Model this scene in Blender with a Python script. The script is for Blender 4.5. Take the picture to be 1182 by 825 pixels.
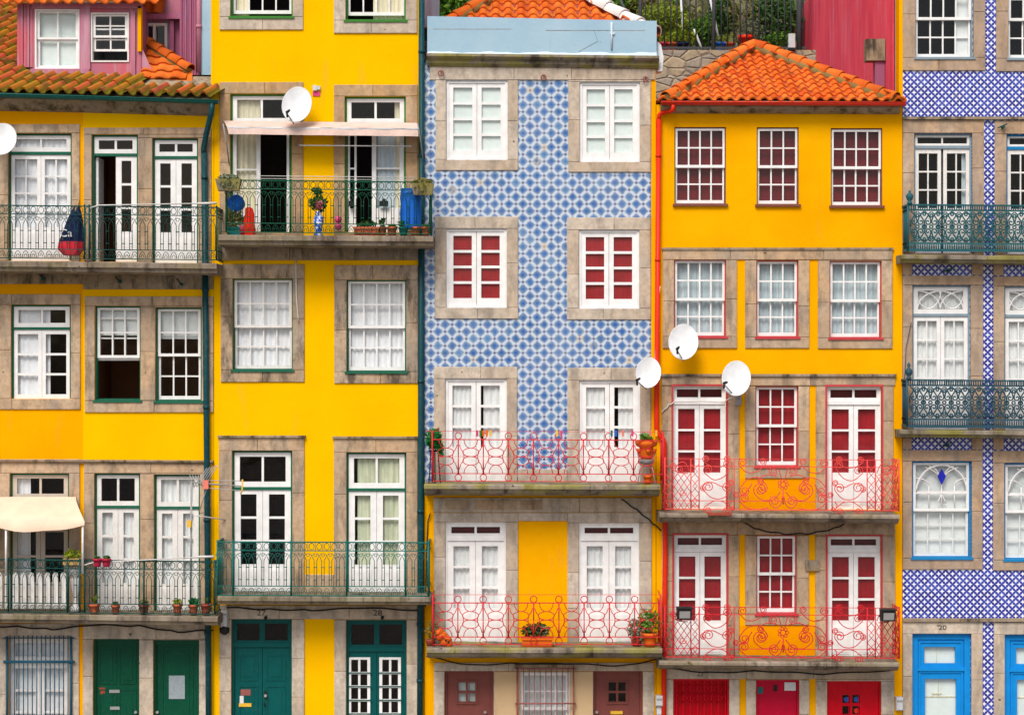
import bpy, math, random
from mathutils import Vector
R = math.radians
PI = math.pi
scene = bpy.context.scene
for o in list(bpy.data.objects):
    bpy.data.objects.remove(o)
COL = scene.collection

# ------------------------------------------------------------------ camera, sky, sun, exposure
S = 60.0                      # photograph pixels per metre on the facade plane (y = 0)
D = 36.0                      # camera distance from that plane
CZ = (880 - 412.5) / S        # camera height
cam = bpy.data.cameras.new("camera")
cam.sensor_width = 36.0
cam.lens = 36.0 * D / (1182 / S)
cam.clip_start = 0.5
cam.clip_end = 2000
cam_o = bpy.data.objects.new("camera", cam)
COL.objects.link(cam_o)
cam_o.location = (0, -D, CZ)
cam_o.rotation_euler = (R(90), 0, 0)
scene.camera = cam_o

SUN_EL, SUN_ROT = 52.0, 200.0
world = bpy.data.worlds.new("World")
scene.world = world
world.use_nodes = True
wn = world.node_tree
bg = wn.nodes['Background']
sky = wn.nodes.new('ShaderNodeTexSky')
sky.sky_type = 'NISHITA'
sky.sun_disc = False
sky.sun_elevation = R(SUN_EL)
sky.sun_rotation = R(SUN_ROT)
sky.air_density = 1.0
sky.dust_density = 4.0
sky.ozone_density = 0.6
wn.links.new(sky.outputs[0], bg.inputs[0])
bg.inputs[1].default_value = 0.115
sun = bpy.data.lights.new("sun", 'SUN')
sun.energy = 2.5
sun.angle = R(26)
sun.color = (1.0, 0.94, 0.86)
sun_o = bpy.data.objects.new("sun", sun)
COL.objects.link(sun_o)
sd = Vector((math.sin(R(SUN_ROT)) * math.cos(R(SUN_EL)), math.cos(R(SUN_ROT)) * math.cos(R(SUN_EL)), math.sin(R(SUN_EL))))
sun_o.rotation_euler = (-sd).to_track_quat('-Z', 'Y').to_euler()
sun_o.location = (-10, -30, 40)
scene.view_settings.view_transform = 'Standard'
scene.view_settings.look = 'None'
scene.view_settings.gamma = 1.0
scene.view_settings.exposure = 0.3
scene.cycles.max_bounces = 8
scene.cycles.transparent_max_bounces = 12

# ------------------------------------------------------------------ measuring helpers
def X(px): return (px - 591.0) / S
def Z(py): return (880.0 - py) / S
def P(px, py, y=0.0):         # a point measured in the photograph, at its own depth
    k = (D + y) / D
    return Vector((X(px) * k, y, CZ + (412.5 - py) / S * k))

# ------------------------------------------------------------------ materials
class E:
    """a float socket with arithmetic"""
    def __init__(s, nt, sock): s.nt, s.k = nt, sock
    def op(s, o, b=None, c=None, clamp=False):
        n = s.nt.nodes.new('ShaderNodeMath'); n.operation = o; n.use_clamp = clamp
        s.nt.links.new(s.k, n.inputs[0])
        for i, v in ((1, b), (2, c)):
            if v is None: continue
            if isinstance(v, E): s.nt.links.new(v.k, n.inputs[i])
            else: n.inputs[i].default_value = v
        return E(s.nt, n.outputs[0])
    def __add__(s, b): return s.op('ADD', b)
    def __sub__(s, b): return s.op('SUBTRACT', b)
    def __mul__(s, b): return s.op('MULTIPLY', b)
    def abs(s): return s.op('ABSOLUTE')
    def cell(s): return (s + 0.5).op('FLOOR')
    def rel(s): return s - s.cell()
    def min(s, b): return s.op('MINIMUM', b)
    def max(s, b): return s.op('MAXIMUM', b)
    def ramp(s, a, b):
        n = s.nt.nodes.new('ShaderNodeMapRange'); n.clamp = True
        s.nt.links.new(s.k, n.inputs[0])
        n.inputs[1].default_value = a; n.inputs[2].default_value = b
        return E(s.nt, n.outputs[0])

class M:
    """a node material under construction"""
    def __init__(s, name, rough=0.7, spec=0.3):
        s.m = bpy.data.materials.new(name); s.m.use_nodes = True
        s.nt = s.m.node_tree; s.b = s.nt.nodes['Principled BSDF']
        s.b.inputs['Roughness'].default_value = rough
        s.b.inputs['Specular IOR Level'].default_value = spec
        s.tc = s.nt.nodes.new('ShaderNodeTexCoord')
    def xyz(s):
        n = s.nt.nodes.new('ShaderNodeSeparateXYZ'); s.nt.links.new(s.tc.outputs['Object'], n.inputs[0])
        return [E(s.nt, o) for o in n.outputs]
    def noise(s, scale, detail=4, stretch=(1, 1, 1), rough=0.55, off=(0, 0, 0)):
        mp = s.nt.nodes.new('ShaderNodeMapping')
        s.nt.links.new(s.tc.outputs['Object'], mp.inputs[0])
        mp.inputs['Scale'].default_value = stretch; mp.inputs['Location'].default_value = off
        n = s.nt.nodes.new('ShaderNodeTexNoise'); n.inputs['Scale'].default_value = scale
        n.inputs['Detail'].default_value = detail; n.inputs['Roughness'].default_value = rough
        s.nt.links.new(mp.outputs[0], n.inputs['Vector'])
        return E(s.nt, n.outputs['Fac'])
    def island(s):
        n = s.nt.nodes.new('ShaderNodeNewGeometry')
        return E(s.nt, n.outputs['Random Per Island'])
    def white(s, a, b):
        c = s.nt.nodes.new('ShaderNodeCombineXYZ')
        s.nt.links.new(a.k, c.inputs[0]); s.nt.links.new(b.k, c.inputs[1])
        n = s.nt.nodes.new('ShaderNodeTexWhiteNoise'); n.noise_dimensions = '2D'
        s.nt.links.new(c.outputs[0], n.inputs['Vector'])
        return E(s.nt, n.outputs['Value'])
    def col(s, c):
        n = s.nt.nodes.new('ShaderNodeRGB'); n.outputs[0].default_value = (*c, 1); return n.outputs[0]
    def mix(s, f, a, b, mode='MIX'):
        n = s.nt.nodes.new('ShaderNodeMix'); n.data_type = 'RGBA'; n.blend_type = mode
        if isinstance(f, E): s.nt.links.new(f.k, n.inputs[0])
        else: n.inputs[0].default_value = f
        for i, v in ((6, a), (7, b)):
            if isinstance(v, tuple): n.inputs[i].default_value = (*v, 1)
            else: s.nt.links.new(v, n.inputs[i])
        return n.outputs[2]
    def ramp(s, e, stops):
        n = s.nt.nodes.new('ShaderNodeValToRGB'); s.nt.links.new(e.k, n.inputs[0])
        el = n.color_ramp.elements
        while len(el) < len(stops): el.new(0.5)
        for q, (p, c) in zip(el, stops): q.position = p; q.color = (*c, 1)
        return n.outputs[0]
    def bump(s, e, strength=0.3, dist=0.01):
        n = s.nt.nodes.new('ShaderNodeBump'); n.inputs['Strength'].default_value = strength
        n.inputs['Distance'].default_value = dist
        s.nt.links.new(e.k, n.inputs['Height']); s.nt.links.new(n.outputs[0], s.b.inputs['Normal'])
    def out(s, c):
        if isinstance(c, tuple): s.b.inputs['Base Color'].default_value = (*c, 1)
        else: s.nt.links.new(c, s.b.inputs['Base Color'])
        return s.m

def mul(c, k): return tuple(min(1, v * k) for v in c)

def painted(name, c, rough=0.45, wear=0.25, dirt=(0.25, 0.22, 0.18), bump=0.1, scale=6):
    m = M(name, rough, 0.14)
    a = m.noise(scale, 5); b = m.noise(scale * 7, 3, (1, 1, 0.3))
    k = m.mix(a.ramp(0.35, 0.7), mul(c, 0.9), mul(c, 1.04))
    k = m.mix(b.ramp(0.56, 0.8) * wear, k, dirt)
    m.bump(b, bump, 0.004)
    return m.out(k)

def plaster(name, c, c2, grime=(0.22, 0.17, 0.09), g=0.5):
    m = M(name, 0.85, 0.0)
    a = m.noise(0.7, 5); b = m.noise(3.0, 6, (1, 1, 0.22)); f = m.noise(60, 3); h = m.noise(9, 6)
    k = m.mix(a.ramp(0.35, 0.68), c, c2)
    k = m.mix(b.ramp(0.60, 0.85) * g, k, grime)
    k = m.mix(h.ramp(0.66, 0.74) * (g * 0.8), k, mul(c, 0.72))
    k = m.mix(f.ramp(0.3, 0.7) * 0.08, k, mul(c, 0.75))
    m.bump(f + h * 2.0, 0.22, 0.012)
    return m.out(k)

def granite(name, a, b, c, dark=0.35, moss=0.0, streak=1.0):
    m = M(name, 0.9, 0.15)
    isl = m.island()
    k = m.ramp(isl, [(0.0, a), (0.45, b), (0.75, a), (1.0, c)])
    sp = m.noise(55, 4, (1, 1, 1), 0.7); big = m.noise(2.2, 6); st = m.noise(2.6, 7, (1.5, 1.5, 0.45), 0.68)
    med = m.noise(11, 5)
    k = m.mix(big.ramp(0.38, 0.68) * 0.5, k, mul(b, 0.78))
    wash = m.noise(1.4, 6, (1, 1, 0.7), 0.6, (5, 2, 8))
    k = m.mix(wash.ramp(0.5, 0.7) * 0.35, k, (0.70, 0.60, 0.48))
    k = m.mix(med.ramp(0.42, 0.70) * 0.5, k, mul(c, 0.60))
    gr = m.noise(1.9, 6, (1.2, 1.2, 0.8), 0.65, (2, 7, 3))
    k = m.mix(gr.ramp(0.46, 0.66) * 0.5, k, (0.30, 0.27, 0.235))
    k = m.mix(sp.ramp(0.42, 0.72) * 0.42, k, mul(a, 0.5))
    k = m.mix(st.ramp(0.49, 0.64) * (dark * streak), k, (0.055, 0.044, 0.034))
    pit = m.noise(7.0, 1, off=(3, 1, 5))
    k = m.mix(pit.ramp(0.76, 0.79) * 0.8, k, (0.04, 0.03, 0.02))
    if moss:
        mo = m.noise(3.0, 6, (0.6, 1, 1.6), off=(9, 2, 1))
        k = m.mix(mo.ramp(0.46, 0.58) * moss, k, (0.26, 0.24, 0.035))
    m.bump(sp + med, 0.35, 0.01)
    return m.out(k)

MT = {}
MT['yellow_deep'] = plaster('yellow_plaster_orange', (0.80, 0.335, 0.001), (0.86, 0.39, 0.001), g=0.25)
MT['yellow'] = plaster('yellow_plaster_bright', (0.84, 0.44, 0.001), (0.88, 0.50, 0.001), g=0.25)
MT['yellow_mid'] = plaster('yellow_plaster_warm', (0.80, 0.345, 0.001), (0.85, 0.42, 0.002), g=0.4)
MT['orange_panel'] = plaster('orange_plaster', (0.78, 0.27, 0.001), (0.84, 0.33, 0.001), g=0.4)
MT['beige'] = plaster('beige_render', (0.52, 0.36, 0.20), (0.60, 0.44, 0.26), (0.2, 0.15, 0.1), 0.4)
MT['parapet'] = plaster('pale_blue_render', (0.29, 0.45, 0.57), (0.38, 0.52, 0.62), (0.20, 0.30, 0.36), 0.8)
MT['whitewash'] = plaster('white_render', (0.66, 0.70, 0.74), (0.78, 0.79, 0.80), (0.4, 0.42, 0.44), 0.5)
MT['granite'] = granite('tan_granite', (0.57, 0.38, 0.225), (0.58, 0.425, 0.28), (0.45, 0.33, 0.23), 0.5)
MT['granite_warm'] = granite('warm_granite', (0.56, 0.34, 0.16), (0.55, 0.38, 0.21), (0.46, 0.29, 0.16), 0.3)
MT['granite_gray'] = granite('pale_granite', (0.62, 0.52, 0.41), (0.65, 0.57, 0.48), (0.53, 0.41, 0.30), 0.35)
MT['granite_pink'] = granite('pinkish_granite', (0.52, 0.37, 0.25), (0.53, 0.35, 0.21), (0.40, 0.30, 0.23), 0.3)
MT['granite_dark'] = granite('weathered_shaded_granite', (0.30, 0.235, 0.17), (0.38, 0.28, 0.18), (0.20, 0.16, 0.13), 1.0, 0.10, 0.95)  # weathering, deepened so the stone colour carries shade under the balcony slabs
MT['granite_stained'] = granite('stained_granite', (0.50, 0.35, 0.22), (0.53, 0.40, 0.27), (0.30, 0.23, 0.17), 0.85, 0, 1.0)
MT['slab'] = granite('slab_granite', (0.27, 0.21, 0.155), (0.23, 0.185, 0.145), (0.20, 0.16, 0.125), 0.9, 0.15)
MT['slab_moss'] = granite('mossy_slab_granite', (0.25, 0.21, 0.16), (0.22, 0.185, 0.14), (0.2, 0.165, 0.115), 0.95, 0.6)
MT['white'] = painted('white_paint', (0.80, 0.80, 0.80), 0.4, 0.1, (0.5, 0.48, 0.44))
MT['white_worn'] = painted('worn_white_paint', (0.74, 0.73, 0.71), 0.5, 0.55, (0.33, 0.27, 0.22), 0.3, 5)
MT['cream_worn'] = painted('worn_cream_paint', (0.55, 0.48, 0.40), 0.55, 0.5, (0.3, 0.24, 0.18), 0.3, 5)
MT['green'] = painted('green_paint', (0.012, 0.12, 0.07), 0.4, 0.3)
MT['green_bright'] = painted('bright_green_paint', (0.045, 0.20, 0.03), 0.4, 0.2)
MT['green_door'] = painted('bottle_green_paint', (0.002, 0.068, 0.036), 0.35, 0.12)
MT['teal_door'] = painted('teal_green_paint', (0.001, 0.082, 0.080), 0.35, 0.1)
MT['pipe'] = painted('dark_teal_paint', (0.005, 0.05, 0.062), 0.4, 0.3)
MT['gutter'] = painted('green_gutter_paint', (0.006, 0.095, 0.08), 0.35, 0.35)
MT['iron_dark'] = painted('dark_green_iron', (0.004, 0.060, 0.052), 0.5, 0.35)
MT['iron_green'] = painted('green_iron', (0.005, 0.085, 0.045), 0.5, 0.35)
MT['iron_teal'] = painted('teal_iron', (0.004, 0.13, 0.11), 0.45, 0.25)
MT['iron_blue'] = painted('blue_green_iron', (0.016, 0.10, 0.12), 0.5, 0.35, (0.16, 0.13, 0.1))
MT['iron_slate'] = painted('slate_blue_iron', (0.022, 0.072, 0.105), 0.5, 0.35, (0.16, 0.13, 0.1))
MT['iron_red'] = painted('red_iron', (0.58, 0.022, 0.03), 0.45, 0.3, (0.25, 0.03, 0.02))
MT['iron_salmon'] = painted('faded_red_iron', (0.72, 0.075, 0.065), 0.5, 0.3, (0.4, 0.06, 0.04))
MT['red_frame'] = painted('red_frame_paint', (0.50, 0.05, 0.06), 0.45, 0.3)
MT['brown_frame'] = painted('brown_frame_paint', (0.20, 0.07, 0.05), 0.5, 0.3)
MT['red_door'] = painted('crimson_paint', (0.58, 0.003, 0.014), 0.3, 0.06)
MT['pink_door'] = painted('glossy_pink_red_paint', (0.50, 0.005, 0.035), 0.15, 0.05)
MT['rose_door'] = painted('brown_rose_paint', (0.205, 0.062, 0.052), 0.45, 0.1)
MT['blue'] = painted('blue_frame_paint', (0.012, 0.20, 0.46), 0.4, 0.1)
MT['blue_door'] = painted('sky_blue_paint', (0.006, 0.24, 0.66), 0.35, 0.06)
MT['grayblue'] = painted('grey_blue_paint', (0.22, 0.30, 0.36), 0.5, 0.4)
MT['grille_blue'] = painted('blue_grille_paint', (0.02, 0.10, 0.16), 0.45, 0.2)
MT['rust'] = painted('rust_red_iron', (0.30, 0.10, 0.09), 0.6, 0.3)
MT['red_pipe'] = painted('red_pipe_paint', (0.68, 0.028, 0.008), 0.35, 0.2, (0.5, 0.15, 0.1))
MT['red_gutter'] = painted('red_gutter_paint', (0.66, 0.04, 0.02), 0.35, 0.25)
MT['dish'] = painted('white_dish_enamel', (0.74, 0.76, 0.78), 0.35, 0.05)
MT['metal'] = painted('grey_metal', (0.3, 0.3, 0.3), 0.4, 0.3)
MT['dark'] = painted('black_plastic', (0.02, 0.02, 0.022), 0.45, 0.1)
MT['box'] = painted('grey_plastic', (0.55, 0.57, 0.6), 0.5, 0.15)
MT['terracotta'] = painted('terracotta', (0.46, 0.10, 0.04), 0.75, 0.2, (0.5, 0.3, 0.2), 0.2, 12)
MT['terra_dark'] = painted('dark_terracotta', (0.30, 0.06, 0.035), 0.75, 0.25)
MT['orange_pot'] = painted('orange_clay', (0.70, 0.14, 0.012), 0.6, 0.1)
MT['plastic_blue'] = painted('blue_plastic', (0.012, 0.13, 0.58), 0.35, 0.08)
MT['plastic_red'] = painted('red_plastic', (0.75, 0.025, 0.008), 0.4, 0.06)
MT['crimson'] = painted('crimson_plastic', (0.45, 0.02, 0.06), 0.4, 0.06)
MT['pink'] = painted('pink_plastic', (0.6, 0.06, 0.2), 0.4, 0.05)
MT['yellow_plastic'] = painted('yellow_plastic', (0.75, 0.45, 0.05), 0.4, 0.05)
MT['salmon_plastic'] = painted('salmon_plastic', (0.75, 0.2, 0.15), 0.4, 0.05)
MT['teal_plastic'] = painted('teal_plastic', (0.01, 0.16, 0.16), 0.4, 0.05)
MT['navy'] = painted('navy_cloth', (0.012, 0.02, 0.07), 0.9, 0.2)
MT['red_cloth'] = painted('red_cloth', (0.60, 0.03, 0.05), 0.9, 0.1)
MT['wood'] = painted('tan_wood', (0.40, 0.25, 0.09), 0.6, 0.3)
MT['paper'] = painted('white_paper', (0.68, 0.70, 0.72), 0.8, 0.1)
MT['paper_gray'] = painted('grey_print', (0.28, 0.34, 0.38), 0.8, 0.6, (0.6, 0.62, 0.64), 0.0, 14)
MT['numeral'] = painted('dark_numeral', (0.05, 0.045, 0.04), 0.6, 0.0)
MT['awning'] = painted('cream_canvas', (0.80, 0.585, 0.44), 0.9, 0.12, (0.6, 0.42, 0.28), 0.1, 3)
MT['awning_pink'] = painted('faded_pink_canvas', (0.66, 0.50, 0.44), 0.9, 0.15, (0.45, 0.32, 0.26))
MT['cable'] = painted('black_cable', (0.025, 0.025, 0.025), 0.6, 0.0)
MT['wire'] = painted('steel_wire', (0.4, 0.4, 0.4), 0.4, 0.0)
MT['white_wire'] = painted('white_line', (0.6, 0.6, 0.58), 0.6, 0.0)
MT['pavement'] = granite('pavement_granite', (0.25, 0.23, 0.2), (0.28, 0.25, 0.22), (0.2, 0.18, 0.16), 0.2)

def cloth(name, c, c2, scale=30):
    m = M(name, 0.95, 0.05)
    a = m.noise(scale, 2, (1, 1, 0.04)); f = m.noise(9, 4)
    k = m.mix(a.ramp(0.35, 0.65), c, c2)
    k = m.mix(f.ramp(0.4, 0.7) * 0.25, k, mul(c2, 0.75))
    m.out(k)
    t = m.nt.nodes.new('ShaderNodeBsdfTranslucent'); m.nt.links.new(k, t.inputs[0])
    mx = m.nt.nodes.new('ShaderNodeMixShader'); mx.inputs[0].default_value = 0.08
    m.nt.links.new(m.b.outputs[0], mx.inputs[1]); m.nt.links.new(t.outputs[0], mx.inputs[2])
    m.nt.links.new(mx.outputs[0], m.nt.nodes['Material Output'].inputs[0])
    return m.m
MT['curtain'] = cloth('white_curtain', (0.90, 0.91, 0.91), (0.78, 0.80, 0.81))
MT['lace'] = cloth('lace_curtain', (0.92, 0.93, 0.96), (0.86, 0.87, 0.92), 60)
MT['curtain_blue'] = cloth('bluish_net_curtain', (0.62, 0.71, 0.75), (0.45, 0.55, 0.60))
MT['curtain_cream'] = cloth('cream_curtain', (0.82, 0.78, 0.60), (0.64, 0.60, 0.42))
MT['curtain_green'] = cloth('pale_green_curtain', (0.68, 0.71, 0.53), (0.48, 0.52, 0.36))
MT['blind'] = cloth('white_blind', (0.84, 0.87, 0.87), (0.78, 0.82, 0.82), 3)
MT['mint'] = cloth('mint_shutter', (0.82, 0.90, 0.88), (0.76, 0.85, 0.83), 4)

def shutter(name, c):
    m = M(name, 0.5)
    x, y, z = m.xyz()
    g = (x * 11.0).rel().abs().ramp(0.44, 0.5)
    a = m.noise(4, 5)
    k = m.mix(a.ramp(0.35, 0.7), mul(c, 0.8), mul(c, 1.15))
    k = m.mix(g * 0.6, k, mul(c, 0.35))
    return m.out(k)
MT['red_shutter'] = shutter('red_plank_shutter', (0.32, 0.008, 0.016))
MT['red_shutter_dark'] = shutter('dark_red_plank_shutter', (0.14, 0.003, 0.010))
MT['room_dark'] = painted('unlit_room_tone', (0.055, 0.04, 0.045), 0.9, 0.2)  # near-black wall colour stands in for the gloom inside the rooms
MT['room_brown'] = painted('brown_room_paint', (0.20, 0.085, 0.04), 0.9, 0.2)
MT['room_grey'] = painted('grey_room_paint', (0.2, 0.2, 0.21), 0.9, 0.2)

def glass():
    m = M('window_glass', 0.05)
    nt = m.nt; nt.nodes.remove(m.b)
    fr = nt.nodes.new('ShaderNodeLayerWeight'); fr.inputs[0].default_value = 0.5
    n = m.noise(1.7, 2)
    bp = nt.nodes.new('ShaderNodeBump'); bp.inputs['Strength'].default_value = 0.12; bp.inputs['Distance'].default_value = 0.06
    nt.links.new(n.k, bp.inputs['Height'])
    tr = nt.nodes.new('ShaderNodeBsdfTransparent'); tr.inputs[0].default_value = (0.93, 0.95, 0.95, 1)
    gl = nt.nodes.new('ShaderNodeBsdfGlossy'); gl.inputs['Roughness'].default_value = 0.03
    nt.links.new(bp.outputs[0], gl.inputs['Normal'])
    mx = nt.nodes.new('ShaderNodeMixShader')
    e = E(nt, fr.outputs[1]).op('POWER', 4.0) * 0.8 + 0.035
    nt.links.new(e.k, mx.inputs[0]); nt.links.new(tr.outputs[0], mx.inputs[1]); nt.links.new(gl.outputs[0], mx.inputs[2])
    nt.links.new(mx.outputs[0], nt.nodes['Material Output'].inputs[0])
    return m.m
MT['glass'] = glass()

def rooftile(name, a, b, c, moss, lichen=(0.27, 0.20, 0.015)):
    m = M(name, 0.85, 0.05)
    isl = m.island()
    k = m.ramp(isl, [(0.0, a), (0.35, b), (0.7, a), (1.0, c)])
    n = m.noise(6, 5); f = m.noise(30, 4); g = m.noise(2.2, 5, off=(4, 4, 4))
    k = m.mix(f.ramp(0.4, 0.7) * 0.35, k, mul(c, 0.7))
    k = m.mix(n.ramp(0.50, 0.66) * moss, k, lichen)
    k = m.mix(g.ramp(0.52, 0.64) * (moss * 0.75), k, (0.07, 0.055, 0.03))
    m.bump(f, 0.3, 0.008)
    return m.out(k)
MT['tile'] = rooftile('orange_roof_tile', (0.66, 0.125, 0.018), (0.76, 0.19, 0.035), (0.55, 0.085, 0.018), 0.25)
MT['tile_moss'] = rooftile('mossy_roof_tile', (0.55, 0.12, 0.035), (0.42, 0.20, 0.014), (0.48, 0.085, 0.05), 0.8)
MT['moss_mortar'] = plaster('mossy_mortar', (0.20, 0.15, 0.05), (0.30, 0.22, 0.09), (0.10, 0.09, 0.02), 0.8)
MT['pale_wash'] = plaster('pale_wash', (0.50, 0.60, 0.68), (0.58, 0.66, 0.72), (0.4, 0.5, 0.58), 0.4)
MT['tile_channel'] = plaster('mossy_shaded_tile_channel', (0.13, 0.10, 0.015), (0.20, 0.17, 0.02), (0.05, 0.04, 0.02), 0.9)  # dark moss, also painting the shade in the gaps between tiles
MT['mortar'] = plaster('mortar', (0.35, 0.27, 0.17), (0.45, 0.33, 0.2), (0.2, 0.2, 0.05), 0.8)
MT['white_mortar'] = plaster('white_mortar', (0.74, 0.72, 0.70), (0.8, 0.78, 0.76), (0.5, 0.4, 0.35), 0.5)

def azulejo_flower(ox, oz):
    m = M('blue_flower_azulejo', 0.22, 0.5)
    x, y, z = m.xyz()
    p = 16.35 / S
    u = (x - ox) * (1 / p); v = (z - oz) * (1 / p)
    u2 = u + 0.5; v2 = v + 0.5
    def diam(a, b):
        ax = a.rel().abs(); bx = b.rel().abs()
        return (ax.op('POWER', 1.1) + bx.op('POWER', 1.1)).op('POWER', 1 / 1.1), ax, bx
    d1, a1, b1 = diam(u, v); d2, a2, b2 = diam(u2, v2)
    d = d1.min(d2)
    rnd = m.white((u + v).cell(), (u - v).cell())
    soft = m.noise(18, 4); wear = m.noise(1.1, 5)
    blue = m.ramp(rnd, [(0.0, (0.012, 0.085, 0.30)), (0.4, (0.025, 0.125, 0.37)), (0.75, (0.02, 0.095, 0.27)), (1.0, (0.09, 0.22, 0.42))])
    blue = m.mix(soft.ramp(0.5, 0.7) * 0.3, blue, (0.30, 0.48, 0.68))
    cross = a1.min(b1).ramp(0.035, 0.015) * d1.ramp(0.36, 0.34)
    cross2 = a2.min(b2).ramp(0.035, 0.015) * d2.ramp(0.36, 0.34)
    c = m.mix((d + soft * 0.2).ramp(0.455, 0.415), (0.55, 0.62, 0.69), blue)
    c = m.mix((cross.max(cross2)) * 0.55, c, (0.03, 0.09, 0.34))
    line = (d - 0.47).abs().ramp(0.055, 0.025)
    c = m.mix(line * 0.3, c, (0.10, 0.25, 0.48))
    ring = (d - 0.22).abs().ramp(0.04, 0.01)
    c = m.mix(ring * 0.6, c, (0.36, 0.52, 0.68))
    e1, a3, b3 = diam(u2, v); e2, a4, b4 = diam(u, v2)
    dot = e1.min(e2).ramp(0.14, 0.10)
    c = m.mix(dot * 0.9, c, (0.05, 0.05, 0.14))
    c = m.mix(wear.ramp(0.42, 0.7) * 0.12, c, (0.58, 0.62, 0.68))
    tr = m.white(((u + 0.5) * 2.0).cell(), (v * 2.0).cell())
    lost = tr.ramp(0.984, 0.986) * soft.ramp(0.44, 0.5)
    c = m.mix(lost * 0.55, c, (0.60, 0.46, 0.24))
    joint = ((u * 2.0 + 0.5).rel().abs().min((v * 2.0 + 0.5).rel().abs())).ramp(0.035, 0.012)
    c = m.mix(joint * 0.3, c, (0.5, 0.5, 0.48))
    m.bump(joint * -1.0 + soft * 0.3, 0.25, 0.004)
    return m.out(c)

def azulejo_star(ox, oz):
    m = M('blue_star_azulejo', 0.22, 0.5)
    x, y, z = m.xyz()
    p = 8.1 / S
    u = (x - ox) * (1 / p); v = (z - oz) * (1 / p)
    u2 = u + 0.5; v2 = v + 0.5
    def star(a, b):
        ax = a.rel().abs(); bx = b.rel().abs()
        return ax + bx + (ax.min(bx)) * 1.1
    d = star(u, v).min(star(u2, v2))
    rnd = m.white(u.cell(), v.cell()); n = m.noise(2.0, 4)
    blue = m.ramp(rnd, [(0.0, (0.018, 0.024, 0.23)), (0.5, (0.024, 0.04, 0.33)), (1.0, (0.05, 0.08, 0.42))])
    c = m.mix(d.ramp(0.39, 0.31), blue, (0.76, 0.77, 0.84))
    c = m.mix(n.ramp(0.6, 0.8) * 0.25, c, (0.5, 0.5, 0.6))
    joint = u2.rel().abs().min(v2.rel().abs()).ramp(0.05, 0.02)
    m.bump(joint * -1.0, 0.2, 0.003)
    return m.out(c)

def corrugated(name, c, c2, c3):
    m = M(name, 0.6, 0.3)
    a = m.noise(3.5, 6, (1.6, 1.6, 0.12), 0.65); b = m.noise(1.3, 4, (1, 1, 0.5))
    k = m.mix(b.ramp(0.4, 0.62), c, c2)
    k = m.mix(a.ramp(0.5, 0.68) * 0.8, k, c3)
    return m.out(k)
MT['pink_red'] = corrugated('faded_red_cladding', (0.76, 0.075, 0.11), (0.68, 0.055, 0.095), (0.66, 0.19, 0.26))
MT['pink_wood'] = corrugated('faded_pink_boards', (0.42, 0.13, 0.19), (0.52, 0.10, 0.14), (0.46, 0.28, 0.34))
MT['pink_purple'] = corrugated('purple_pink_cladding', (0.36, 0.10, 0.19), (0.30, 0.085, 0.165), (0.27, 0.27, 0.48))
MT['pink_flat'] = corrugated('pink_sheet', (0.45, 0.17, 0.24), (0.38, 0.12, 0.19), (0.50, 0.29, 0.36))

def leafmat(name, a, b, c):
    m = M(name, 0.55, 0.3)
    k = m.ramp(m.island(), [(0.0, a), (0.5, b), (1.0, c)])
    m.out(k)
    t = m.nt.nodes.new('ShaderNodeBsdfTranslucent'); m.nt.links.new(k, t.inputs[0])
    mx = m.nt.nodes.new('ShaderNodeMixShader'); mx.inputs[0].default_value = 0.3
    m.nt.links.new(m.b.outputs[0], mx.inputs[1]); m.nt.links.new(t.outputs[0], mx.inputs[2])
    m.nt.links.new(mx.outputs[0], m.nt.nodes['Material Output'].inputs[0])
    return m.m
MT['leaf'] = leafmat('green_leaf', (0.058, 0.182, 0.019), (0.117, 0.286, 0.026), (0.208, 0.338, 0.039))
MT['leaf_dark'] = leafmat('dark_leaf', (0.026, 0.091, 0.019), (0.046, 0.130, 0.026), (0.078, 0.169, 0.026))
MT['leaf_bright'] = leafmat('bright_leaf', (0.01, 0.19, 0.04), (0.02, 0.26, 0.05), (0.012, 0.12, 0.03))
MT['leaf_lime'] = leafmat('lime_leaf', (0.260, 0.351, 0.019), (0.364, 0.429, 0.026), (0.130, 0.234, 0.026))
MT['leaf_dry'] = leafmat('dry_leaf', (0.26, 0.20, 0.06), (0.16, 0.20, 0.04), (0.34, 0.25, 0.11))
MT['leaf_gray'] = leafmat('grey_green_leaf', (0.169, 0.221, 0.130), (0.260, 0.286, 0.182), (0.117, 0.169, 0.078))
MT['flower_pink'] = leafmat('pink_petal', (0.6, 0.12, 0.2), (0.7, 0.3, 0.32), (0.5, 0.05, 0.1))
MT['flower_red'] = leafmat('red_petal', (0.5, 0.03, 0.02), (0.6, 0.1, 0.03), (0.4, 0.02, 0.02))
MT['twig'] = painted('twig_bark', (0.16, 0.11, 0.08), 0.9, 0.3)
MT['iron_fence'] = painted('grey_iron', (0.06, 0.065, 0.07), 0.5, 0.2)

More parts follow.
